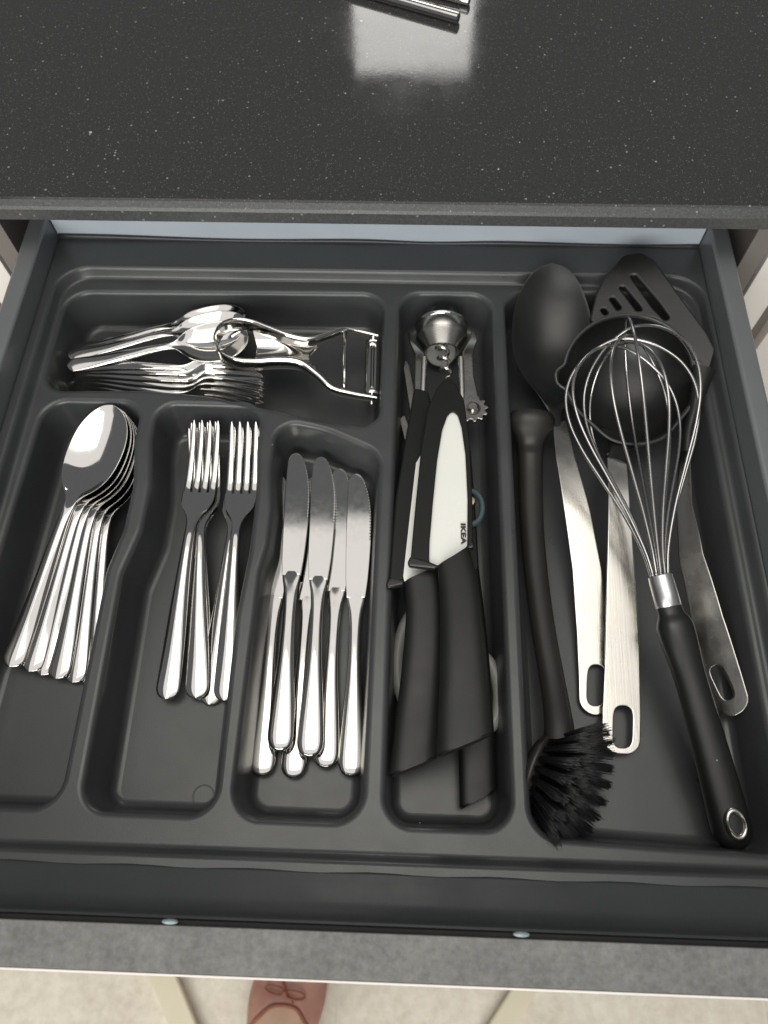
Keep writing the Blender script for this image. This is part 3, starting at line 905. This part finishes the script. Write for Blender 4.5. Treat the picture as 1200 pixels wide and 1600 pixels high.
# dotted grip at the top of the handles is left to fine bumps
def grip(parent, o, corners, z, rows=6, cols=9):
    bm = bmesh.new()
    (ax, ay), (bx, by), (cx_, cy_), (dx, dy) = corners
    for i in range(rows):
        for j in range(cols):
            s_, t = (j + .5) / cols, (i + .5) / rows
            x = (ax * (1 - s_) + bx * s_) * (1 - t) + (dx * (1 - s_) + cx_ * s_) * t
            y = (ay * (1 - s_) + by * s_) * (1 - t) + (dy * (1 - s_) + cy_ * s_) * t
            p = U(x, y, z) - o
            m_ = bmesh.ops.create_icosphere(bm, subdivisions=1, radius=.00042)
            for v_ in m_['verts']: v_.co = Vector((v_.co.x, v_.co.y, v_.co.z * .6)) + p
    ob = finish(bm, 'grip_dots', MT['rubber'], parent); ob['kind'] = 'stuff'

o2 = U(650, 900, -.014)
k2 = empty('ceramic_knife', o2, 'white ceramic knife in a black sheath lying under the printed one on the left', 'knife', 'sheathed ceramic knives')
P2p = lambda z: (z, 0, -.004, .05, 0)
sh = flat_piece('sheath', [(647, 608), (669, 614), (676, 640), (668, 700), (655, 722), (643, 810), (632, 908), (607, 914), (618, 780), (633, 690)], 0, .0048, MT['sheath'], k2, o2, .0025, .0012, plane=P2p(-.0075))
flat_piece('sheath_lip', [(606, 906), (603, 915), (606, 921), (630, 916), (633, 908)], 0, .0056, MT['gloss'], sh, o2, .0014, .001, plane=P2p(-.0072))
flat_piece('blade', [(664, 700), (650, 724), (640, 810), (630, 900), (632, 912), (684, 889), (700, 800), (690, 720)], 0, .0018, MT['ceramic'], k2, o2, .002, .0004, plane=P2p(-.0052))
handle_piece('handle', [(632, 911), (634.5, 950), (630, 1020), (620, 1110), (607, 1216)], [(684, 889), (692, 930), (696, 1010), (692, 1100), (685, 1184)], None, -.006, -.012, .016, MT['rubber'], k2, o2)

o3 = U(745, 1100, -.030)
k3 = empty('ceramic_knife', o3, 'small sheathed kitchen knife lowest of the three, only its black handle end showing', 'knife', 'sheathed ceramic knives')
handle_piece('handle', [(700, 905), (706, 960), (712, 1050), (716, 1160), (718, 1266)], [(747, 880), (757, 960), (766, 1050), (772, 1150), (776, 1236)], None, -.026, -.036, .013, MT['rubber'], k3, o3)
flat_piece('sheath', [(690, 700), (735, 700), (744, 820), (748, 892), (700, 908), (690, 820)], 0, .0045, MT['sheath'], k3, o3, .004, .0012, plane=(-.024, 0, 0, .06, 0))

# scissors under the knives
zsc = -.037
osc = U(680, 850, zsc)
sc = empty('scissors', osc, 'kitchen scissors with steel blades and grey loops, mostly under the ceramic knives', 'scissors')
flat_piece('blade', [(633, 562), (638, 568), (650, 620), (668, 690), (694, 800), (682, 812), (664, 760), (645, 670), (630, 575)], 0, .0022, MT['satin'], sc, osc, .0012, .0004, plane=(zsc + .006, 0, 0, 0, 0))
flat_piece('blade', [(624, 656), (632, 648), (648, 690), (662, 740), (680, 800), (668, 815), (648, 750)], 0, .0022, MT['satin'], sc, osc, .0012, .0004, plane=(zsc + .002, 0, 0, 0, 0))
for cx_, cy_, rx, ry, ang in ((654, 1030, 33, 78, 4), (745, 1082, 34, 62, -6)):
    pts = []
    for k in range(48):
        t = 2 * PI * k / 48; a = math.radians(ang)
        x, y = rx * math.cos(t), ry * math.sin(t)
        pts.append(U(cx_ + x * math.cos(a) - y * math.sin(a), cy_ + x * math.sin(a) + y * math.cos(a), zsc) - osc)
    lp = finish(recalc(sweep_bm(pts, .0042, .0050, 12, closed=True)), 'finger_loop', MT['grey'], sc)
    p, q = U(682, 800, zsc + .003) - osc, U(cx_ + (10 if cx_ < 700 else -14), cy_ - ry + 4, zsc) - osc
    finish(recalc(sweep_bm([p.lerp(q, t / 5) for t in range(6)], .0055, .0045, 12)), 'shank', MT['grey'], sc)
# ring shaped opener half hidden right of the printed knife
zr = -.020
orr = U(735, 795, zr)
ro = empty('ring_opener', orr, 'small teal ring with a brass coloured insert peeking out right of the printed knife', 'opener')
pts = [U(734 + 19.5 * math.cos(2*PI*k/40), 794 + 26 * math.sin(2*PI*k/40), zr) - orr for k in range(40)]
finish(recalc(sweep_bm(pts, .0020, .0032, 12, closed=True)), 'ring', MT['teal'], ro)
bm, _ = lathe_bm([(.0001, .004), (.0035, .0038), (.0046, .002), (.0046, -.004), (.0001, -.004)], 28)
for v_ in bm.verts: v_.co += U(733, 786, zr) - orr
finish(recalc(bm), 'insert', MT['brass'], ro, True, 50)

# ------------------------------------------------------------------ utensils on the right: steel handled spoon, ladle, turner
def steel_handle(parent, org, left, right, hole, zt, name='handle', roll=0, thick=.0016, arch=.004):
    """sheet steel handle: outline traced on a floor-parallel sheet, then arched lengthwise and crowned"""
    tab = zt
    zfun = curve1(tab)                                # pixel row -> z
    def W(px, py): return U(px, py, zfun(py))
    L_ = [W(*p) for p in left]; R2 = [W(*p) for p in right]
    lp = fillet([(p.x, p.y) for p in L_ + list(reversed(R2))], [.001] + [.05] * (len(L_) - 2) + [.010, .010] + [.05] * (len(R2) - 2) + [.001], .0012)
    hl = []
    if hole:
        cx_, cy_, hw, hh, an = hole
        q = []
        for k in range(40):
            t = 2 * PI * k / 40
            x = hw * math.copysign(abs(math.cos(t)) ** .75, math.cos(t)); y = hh * math.copysign(abs(math.sin(t)) ** .45, math.sin(t))
            a = math.radians(an)
            q.append(W(cx_ + x * math.cos(a) - y * math.sin(a), cy_ + x * math.sin(a) + y * math.cos(a)))
        hl = [[(p.x, p.y) for p in q]]
    ys_ = sorted([(p.y, zfun(r[1])) for p, r in zip(L_, left)])
    zy = curve1(sorted(set([(round(a, 5), b_) for a, b_ in ys_])))
    lo, hi = min(p.y for p in L_ + R2), max(p.y for p in L_ + R2)
    cx = curve1(sorted([((a.y + b_.y) / 2, (a.x + b_.x) / 2) for a, b_ in zip(L_, R2)]))
    bend = lambda x, y: zy(y) + roll * (x - cx(y))
    return plate(name, [lp] + hl, thick, MT['satin'], parent, .0004, bend=bend, cuty=[lo + (hi - lo) * k / 40 for k in range(1, 40)],
                 cuts=None, org=org)

# serving spoon
o = U(868, 660, ZF)
sp = empty('serving_spoon', o, 'black nylon serving spoon with long steel handle beside the dish brush', 'spoon', 'black nylon utensils')
steel_handle(sp, o, [(863, 662), (868, 715), (880, 790), (894, 890), (901, 990), (904, 1060), (905, 1112)], [(885, 657), (897, 712), (921, 795), (940, 890), (948, 980), (949, 1060), (948, 1122)],
             (931, 1071, 13.5, 32, 2), [(655, -.022), (720, -.019), (800, -.022), (900, -.031), (1000, -.0385), (1125, -.0425)])
A, B = U(869, 668, -.022), U(862, 416, .006)
y_ = (B - A).normalized(); L = (B - A).length
st = []
zb_ = curve1([(0, .0), (.14, -.004), (.3, -.012), (.55, -.018), (.8, -.012), (1, .003)])
wb = curve1([(0, .0048), (.10, .0055), (.20, .0125), (.32, .0235), (.45, .0300), (.58, .0312), (.72, .0295), (.84, .0245), (.92, .0185), (.97, .0120), (.992, .0062), (1, .0015)])
for i in range(61):
    u = .5 - .5 * math.cos(PI * i / 60)
    st.append((u * L, zb_(u), wb(u), .0030, .0125 * max(0, math.sin(PI * max(0, (u - .12) / .88))) ** .8))
bm = strip_bm(st, 26); recalc(bm)
so = finish(bm, 'bowl', MT['nylon'], sp, True, 60)
xx = y_.cross(Vector((0, 0, 1))).normalized(); zz = xx.cross(y_)
so.matrix_local = Matrix.Translation(A - o) @ Matrix((xx, y_, zz)).transposed().to_4x4()

# ladle
o = U(965, 720, ZF)
ld = empty('ladle', o, 'black nylon ladle with two pouring lips and long steel handle under the whisk', 'ladle', 'black nylon utensils')
steel_handle(ld, o, [(948, 708), (950, 780), (948, 900), (945, 1030), (941, 1120), (940, 1176)], [(978, 708), (984, 790), (992, 900), (999, 1010), (1001, 1120), (1000, 1180)],
             (973, 1136, 15, 33, 1), [(700, -.0150), (780, -.0150), (880, -.021), (1000, -.030), (1100, -.036), (1200, -.0385)])
RB_ = .0470
def lip(th, r, z):
    g = max(0, (z + .036) / .036)
    e = .0062 * math.exp(-((math.cos(th) - 1) / .012) ** 2) + .0062 * math.exp(-((math.cos(th) + 1) / .012) ** 2)
    nk = math.exp(-((1 + math.sin(th)) / .16) ** 2) * .006
    return r * (1 + .05 * abs(math.cos(th)) ** 2) + (e + nk) * g ** 2 * (r / RB_)
prof2 = []
for i in range(15):
    a = PI / 2 * (1 - i / 14)
    prof2.append((max(.0002, RB_ * math.cos(a)), -.036 * math.sin(a)))
outp = [(r, z) for r, z in prof2]
prof_in = [(max(.0001, r - .0022 * (r / RB_)), z + .0022 * (1 - r / RB_) + .0004) for r, z in prof2]
prof_all = outp + [(RB_ - .0003, .0012)] + list(reversed(prof_in))
bm, rings = lathe_bm(prof_all, 96, shape=lip)
recalc(bm)
lb = finish(bm, 'bowl', MT['nylon'], ld, True, 60)
cb = U(985, 586, -.001)
lb.matrix_local = Matrix.Translation(cb - o) @ Matrix.Rotation(math.radians(4), 4, 'Z') @ Matrix.Rotation(math.radians(16), 4, 'X')
bead = []
for k in range(144):
    t = 2 * PI * k / 144
    rr = lip(t, RB_ - .0006, 0)
    bead.append((rr * math.cos(t), rr * math.sin(t), .0010))
finish(recalc(sweep_bm(bead, .0012, .0012, 10, closed=True)), 'rim_bead', MT['edge'], lb)  # paler bead added so the bright rim line shows
A, B = U(963, 722, -.0150), U(974, 683, -.0225)
nk = spline([A - o, A.lerp(B, .4) - o + Vector((0, 0, .001)), B - o], 20)
bm = sweep_bm(nk, [.0078 + .0105 * max(0, (i - 6) / 13) ** 2 for i in range(20)], [.0028] * 20, 18, ex=.75)
finish(recalc(bm), 'neck', MT['nylon'], ld, True, 60)

# slotted turner leaning on the right wall
o = U(1080, 640, ZF)
tu = empty('slotted_turner', o, 'black nylon slotted turner with steel handle leaning at the right wall', 'turner', 'black nylon utensils')
plh = (.002, .20, .22, .240, .115)
def TP(q): 
    return [UP(a, b_, plh) for a, b_ in q]
head = [(918, 512), (930, 462), (942, 436), (972, 400), (1000, 395), (1022, 408), (1060, 462), (1104, 522), (1117, 548), (1108, 580), (1086, 640), (1072, 640), (1084, 600), (1076, 560), (1056, 524), (1024, 500), (986, 493), (950, 500)]
slots = [[(983, 432), (992, 431), (1030, 476), (1046, 499), (1038, 502), (1020, 484)],
         [(966, 450), (974, 449), (1000, 481), (1003, 487), (994, 487)],
         [(951, 468), (958, 466), (971, 483), (964, 487)],
         [(937, 485), (944, 483), (950, 491), (944, 494)]]
loops = [fillet([(p.x, p.y) for p in TP(head)], .006, .0014)] + [fillet([(p.x, p.y) for p in TP(s_)], .0016, .001) for s_ in slots]
bz = lambda x, y: plh[0] + plh[1] * (x - plh[3]) + plh[2] * (y - plh[4])
plate('head', loops, .0030, MT['nylon'], tu, .0011, bend=bz, org=o)
nk = spline([UP(1100, 575, plh) - o, UP(1088, 625, plh) - o, U(1074, 672, -.020) - o, U(1070, 705, -.028) - o], 20)
bm = sweep_bm(nk, [.0085 - .004 * math.sin(PI / 2 * min(1, i / 12)) for i in range(20)], [.0036 + .0035 * i / 19 for i in range(20)], 16)
finish(recalc(bm), 'neck', MT['nylon'], tu, True, 60)
steel_handle(tu, o, [(1063, 700), (1058, 790), (1064, 870), (1086, 970), (1112, 1060), (1139, 1126)], [(1076, 700), (1078, 790), (1094, 870), (1124, 970), (1150, 1052), (1167, 1106)],
             (1129, 1066, 8, 29, -24), [(690, -.026), (780, -.0235), (870, -.022), (970, -.024), (1060, -.028), (1130, -.030)], roll=.75)

# ------------------------------------------------------------------ whisk
E0 = U(1152, 1330, -.031); FT = U(1031, 899, .003)
ax = (FT - E0).normalized()
wk = empty('whisk', E0, 'balloon whisk with steel wires and black handle lying across the ladle', 'whisk')
sx = ax.cross(Vector((0, 0, 1))).normalized(); ux = sx.cross(ax)
Lh = (FT - E0).length
def W3(y, x=0, z=0): return ax * y + sx * x + ux * z
hr = curve1([(0, .0092), (.010, .0112), (.03, .0112), (.07, .0100), (.105, .0098), (.125, .0112), (.135, .0110), (.141, .0082), (.146, .0078)])
Lk = Lh - .020
ysx = [Lk * q for q in dense(1, 44)]
bm = sweep_bm([W3(y, .0012 * math.sin(PI * y / Lk)) for y in ysx], [max(.0008, hr(y * .146 / Lk) * end_round(y, .011, 2)) for y in ysx], [max(.0006, hr(y * .146 / Lk) * .82 * end_round(y, .009, 2)) for y in ysx], 22, ex=.85)
hd = finish(recalc(bm), 'handle', MT['nylon'], wk, True, 60)
pe = U(1148, 1287, -.0200) - E0
bm, _ = lathe_bm([(.0040, .0016), (.0044, .0028), (.0056, .0034), (.0068, .0026), (.0070, .0002), (.0040, -.003), (.0040, .0016)], 36)
for v_ in bm.verts: v_.co = Matrix((sx, ax, ux)).transposed() @ Vector((v_.co.x * .92, v_.co.y * 1.35, v_.co.z)) + pe
eye = finish(recalc(bm), 'eyelet', MT['satin'], hd, True, 60)
bm, _ = lathe_bm([(.0001, .0004), (.0043, .0004)], 24)
for v_ in bm.verts: v_.co = Matrix((sx, ax, ux)).transposed() @ Vector((v_.co.x * .92, v_.co.y * 1.35, v_.co.z)) + pe
finish(recalc(bm), 'eyelet_shade_disc', MT['gap'], hd)  # black disc painted in for the dark inside the eyelet
bm = sweep_bm([W3(Lh - .0205), W3(Lh - .020), W3(Lh - .012), W3(Lh - .004), W3(Lh - .0006), W3(Lh)], [.0074, .0078, .0077, .0076, .0074, .0066], None, 36)
finish(recalc(bm), 'ferrule', MT['ferrule'], wk, True, 40)
TIP = U(972, 503, .034)
axb = (TIP - FT); Lb = axb.length; axb.normalize()
sb = axb.cross(Vector((0, 0, 1))).normalized(); ub = sb.cross(axb)
shape_h = [(0, .0050), (.10, .0075), (.25, .0155), (.40, .0262), (.54, .0362), (.66, .0418), (.77, .0420), (.86, .0365), (.93, .0265), (.975, .0150), (1.0, 0)]
nl = 6
for i in range(nl):
    ph = PI * i / nl + .22
    k = [.93, .985, .90, 1.0, .955, .92][i]
    rr = [1.0, .98, 1.03, .97, 1.02, .96][i]
    lean = [(-.004, .003), (.006, 0), (-.009, .002), (.001, .004), (.009, -.004), (-.006, -.003)][i]
    d = sb * math.cos(ph) + ub * math.sin(ph) * .92
    P = []
    side = [(h, r) for h, r in shape_h] + [(h, -r) for h, r in reversed(shape_h[:-1])]
    for h, r in side:
        P.append(FT - E0 + axb * (h * Lb * k - .002) + d * (r * rr) + sb * lean[0] * h + ub * lean[1] * h)
    finish(recalc(tube_wire(spline(P, 110), .00112, 8)), 'wire_loop', MT['wire'], wk)

# ------------------------------------------------------------------ dish brush
o = U(845, 900, ZF)
br = empty('dish_brush', o, 'black dish washing brush with curved handle and stiff bristles in front', 'brush')
HP = [U(831, 649, -.020), U(830, 662, -.021), U(829, 690, -.024), U(829, 740, -.027), U(831, 820, -.028), U(838, 900, -.027), U(850, 990, -.024), U(864, 1070, -.020), U(873, 1130, -.016), U(874, 1160, -.015)]
hp = spline([p - o for p in HP], 70)
rw = curve1([(0, .0158), (.02, .0176), (.042, .0160), (.085, .0104), (.13, .0093), (.4, .0082), (.7, .0078), (.9, .0082), (1, .0095)])
bm = sweep_bm(hp, [rw(i / 69) for i in range(70)], [rw(i / 69) * (.85 if i > 8 else .7) for i in range(70)], 20, ex=.9)
finish(recalc(bm), 'handle', MT['brush'], br, True, 60)
bm = sweep_bm([p + Vector((.0062, 0, .0035)) for p in hp[12:66]], .0007, .0007, 6)
finish(recalc(bm), 'seam', MT['brush'], br)
c0 = U(857, 1207, -.024)
nd = Vector((.74, -.36, .56)).normalized()                # bristles point this way
ta = Vector((0, 0, 1)).cross(nd).normalized(); tb = nd.cross(ta)
Rm = Matrix((ta, tb, nd)).transposed()
bm, _ = lathe_bm([(.0001, -.0110), (.010, -.0104), (.018, -.0080), (.0228, -.0035), (.0238, -.0005), (.0225, .0008), (.0001, .0012)], 40)
for v_ in bm.verts: v_.co = Rm @ Vector((v_.co.x * 1.12, v_.co.y * .92, v_.co.z)) + (c0 - o)
hdb = finish(recalc(bm), 'head', MT['brush'], br, True, 60)
spots = [(0, 0)]
for rad, cnt in ((.0055, 6), (.0105, 12), (.0152, 17), (.0196, 23)):
    for k in range(cnt): spots.append((rad * math.cos(2*PI*k/cnt + rad * 90), rad * math.sin(2*PI*k/cnt + rad * 90)))
for (a, b_) in spots:
    bm = bmesh.new()
    base = Rm @ Vector((a * 1.12, b_ * .92, .0005)) + (c0 - o)
    spread = Vector((a * 1.5, b_ * 1.2, 0)) * 21
    for q in range(40):
        jx, jy = rng.uniform(-.0016, .0016, 2)
        dd = (Rm @ (Vector((spread.x, spread.y, 1)) + Vector((rng.normal(0, .032), rng.normal(0, .032), 0)))).normalized()
        p0 = base + Rm @ Vector((jx, jy, 0))
        Ln = .0280 + rng.normal(0, .0009)
        cv = Rm @ Vector((rng.normal(0, .0006), rng.normal(0, .0006), 0))
        pts = [p0, p0 + dd * Ln * .5 + cv * .3, p0 + dd * Ln + cv]
        for p_ in pts:
            if p_.z + o.z < ZF + .0012: p_.z = ZF + .0012 - o.z
        tube_wire(pts, [.00024, .00022, .00017], 4, bm)
    finish(bm, 'bristle_tuft', MT['bristle'], hdb)

# ------------------------------------------------------------------ chrome rods on the worktop
for (A, B, r, lab) in (((560, -16), (718, 29), .0042, 'thicker chrome rod lying on the worktop with its cut end in view'), ((640, -22), (735, 2), .0036, 'second chrome rod at the top edge, behind the thicker one')):
    p, q = U(*A, WT + r), U(*B, WT + r)
    d = (q - p).normalized()
    p = q - d * .22
    bm = sweep_bm([Vector((0, 0, 0)), d * .0006, d * .10, d * .2186, d * .2192], [r * .8, r, r, r, r * .86], None, 28)
    rod = finish(recalc(bm), 'chrome_rod', MT['chrome'], None, True, 40)
    rod.location = p
    tag(rod, lab, 'rod', 'chrome rods on the worktop')

# ------------------------------------------------------------------ bars and foot on the floor
for pts, lab in (([(232, 1525), (262, 1600), (312, 1600), (275, 1525)], 'cream flat bar slanting over the floor tiles left of the brown shoe'),
                 ([(800, 1545), (765, 1600), (815, 1600), (842, 1545)], 'cream flat bar slanting over the floor tiles right of the brown shoe')):
    a, b_, c_, d_ = [U(x, y, ZFLOOR + .018) for x, y in pts]
    u = (b_ - a).normalized(); wv = ((d_ - a) - u * (d_ - a).dot(u)); ww = wv.length; wv.normalize()
    bm = bmesh.new(); box(bm, 0, ww, -.25, .45, 0, .018)
    bmesh.ops.bevel(bm, geom=bm.edges[:], offset=.0015, segments=2, affect='EDGES')
    for v_ in bm.verts: v_.co = wv * v_.co.x + u * v_.co.y + Vector((0, 0, v_.co.z))
    o_ = finish(recalc(bm), 'floor_bar', MT['wood'], None, True, 40, True)
    o_.location = (a.x, a.y, ZFLOOR + .0002)
    tag(o_, lab, 'floor bar', 'cream bars on the floor')

# foot: sections along local y from heel (0) to toe (.235); bare instep, brown flat with a bow
toe = U(452, 1500, ZFLOOR + .03)
fx = -.1340
def foot_sec(y, grow=0.0, zlo=0.0):
    wl = curve1([(0, .020), (.03, .030), (.08, .031), (.13, .037), (.17, .043), (.20, .041), (.222, .031), (.232, .018), (.236, .004)])
    ht = curve1([(0, .045), (.03, .075), (.07, .082), (.11, .066), (.15, .047), (.185, .034), (.215, .027), (.230, .021), (.236, .012)])
    cx = curve1([(0, 0), (.08, .001), (.15, .004), (.20, .008), (.236, .012)])
    return cx(y), wl(y) + grow, ht(y) + grow * .7
def foot_bm(y0, y1, grow, n=40, m_=28):
    bm = bmesh.new(); prev = None
    for i in range(n):
        y = y0 + (y1 - y0) * (.5 - .5 * math.cos(PI * i / (n - 1)))
        cx, wl, ht = foot_sec(y, grow)
        ring = []
        for k in range(m_):
            a = 2 * PI * k / m_
            cs, sn = math.cos(a), math.sin(a)
            x = wl * math.copysign(abs(cs) ** .8, cs)
            z = ht * .42 + (ht * .58 * max(0, sn) ** .9 if sn > 0 else -ht * .42 * abs(sn) ** .55)
            ring.append(bm.verts.new((cx + x * (1 - .18 * max(0, sn)), y, z + .006)))
        if prev: bridge(bm, prev, ring)
        else: bm.faces.new(list(reversed(ring)))
        prev = ring
    bm.faces.new(prev)
    return recalc(bm)
bm = foot_bm(0, .234, 0)
# ankle and shin grow out of the instep as one surface
top = [f_ for f_ in bm.faces if f_.normal.z > .55 and .018 < f_.calc_center_median().y < .080 and f_.calc_center_median().z > .055]
r_ = bmesh.ops.extrude_face_region(bm, geom=top)
ev = [g for g in r_['geom'] if isinstance(g, bmesh.types.BMVert)]
bmesh.ops.delete(bm, geom=top, context='FACES')
for v_ in ev: v_.co.z += .05
def ring_fit(vs, rad, zc):
    for v_ in vs:
        d = Vector((v_.co.x, v_.co.y - .045, 0))
        v_.co = Vector((d.x * rad, .045 + d.y * rad, zc + (v_.co.z - zc) * .2))
ring_fit(ev, 1.0, .15)
for zc, k in ((.22, 1.05), (.30, 1.35)):
    fs = [f_ for f_ in bm.faces if all(v_ in ev for v_ in f_.verts)]
    r_ = bmesh.ops.extrude_face_region(bm, geom=fs)
    nv = [g for g in r_['geom'] if isinstance(g, bmesh.types.BMVert)]
    bmesh.ops.delete(bm, geom=fs, context='FACES')
    for v_ in nv: v_.co = Vector((v_.co.x * k, .045 + (v_.co.y - .045) * k, zc))
    ev = nv
recalc(bm)
person = finish(bm, 'person', MT['skin'], None, True)
person.modifiers.new('sub', 'SUBSURF').levels = 1
person.location = (fx, -.576, ZFLOOR)
person.scale = (1.14, 1, 1)
person.rotation_euler = (0, 0, math.radians(-3))
tag(person, 'foot of a person in a brown leather ballet flat standing on the tiles', 'person')
bm = foot_bm(-.003, .2385, .0032, 60, 48)
open_y, open_x = .172, .0
def in_open(c):
    cx, wl, ht = foot_sec(c.y)
    if c.z < .026 or c.y > open_y or c.y < .004: return False
    u = (c.x - cx) / (wl * .92)
    yt = open_y - .034 * abs(u) ** 2.2
    return c.y < yt
dele = [f_ for f_ in bm.faces if in_open(f_.calc_center_median())]
bmesh.ops.delete(bm, geom=dele, context='FACES')
be = [e for e in bm.edges if e.is_boundary]
bv = {v_ for e in be for v_ in e.verts}
for _ in range(6):                                        # relax the stair-stepped opening
    new = {}
    for v_ in bv:
        nb = [e.other_vert(v_) for e in v_.link_edges if e.is_boundary]
        if len(nb) == 2: new[v_] = v_.co.lerp((nb[0].co + nb[1].co) / 2, .6)
    for v_, c in new.items(): v_.co = c
loop = []
v_ = next(iter(bv)); prevv = None
while v_ and v_ not in loop:
    loop.append(v_)
    nb = [e.other_vert(v_) for e in v_.link_edges if e.is_boundary and e.other_vert(v_) is not prevv]
    prevv, v_ = v_, (nb[0] if nb else None)
trim_pts = [q.co.copy() + Vector((0, 0, .0006)) for q in loop]
shoe = finish(bm, 'shoe', MT['leather'], person, True)
shoe.modifiers.new('s', 'SOLIDIFY').thickness = .0018
finish(recalc(sweep_bm(trim_pts, .0022, .0018, 8, closed=True)), 'trim', MT['trim'], shoe)
so_l = []
for k in range(80):
    t = 2 * PI * k / 80
    y = .1175 + .1235 * math.sin(t)
    cx, wl, ht = foot_sec(min(.2355, max(0, y)))
    so_l.append((cx + (wl + .003) * math.copysign(abs(math.cos(t)) ** .5, math.cos(t)) * .93, y))
plate('sole', [fillet(so_l, 0, .003)], .006, MT['sole'], shoe, .002, z0=.0036)
# bow
cxb, _, htb = foot_sec(.182)
bc = Vector((cxb - .002, .184, htb + .0105))
def bow_pts(sx_, sy_, rot):
    out = []
    for k in range(25):
        t = 2 * PI * k / 24
        x = .0125 * (1 - math.cos(t)) * sx_; y = .0050 * math.sin(t)
        c, s = math.cos(rot), math.sin(rot)
        out.append(bc + Vector((x * c - y * s, x * s + y * c, -.004 * (x / .025) ** 2 * 1.0 + .001)))
    return out
for sx_, rot in ((-1, -.18), (1, -.12)):
    finish(recalc(sweep_bm(bow_pts(sx_, 1, rot), .0011, .0018, 8)), 'bow_loop', MT['trim'], shoe)
for e_ in (Vector((.017, -.017, -.004)), Vector((-.006, .016, -.004))):
    finish(recalc(sweep_bm(spline([bc, bc + e_ * .5 + Vector((.001, 0, .002)), bc + e_], 10), .0015, .0010, 8)), 'bow_end', MT['trim'], shoe)
bm = bmesh.new(); bmesh.ops.create_uvsphere(bm, u_segments=16, v_segments=10, radius=.0036)
for v_ in bm.verts: v_.co = Vector((v_.co.x, v_.co.y * 1.1, v_.co.z * .8)) + bc + Vector((0, 0, .0015))
finish(bm, 'bow_knot', MT['trim'], shoe)
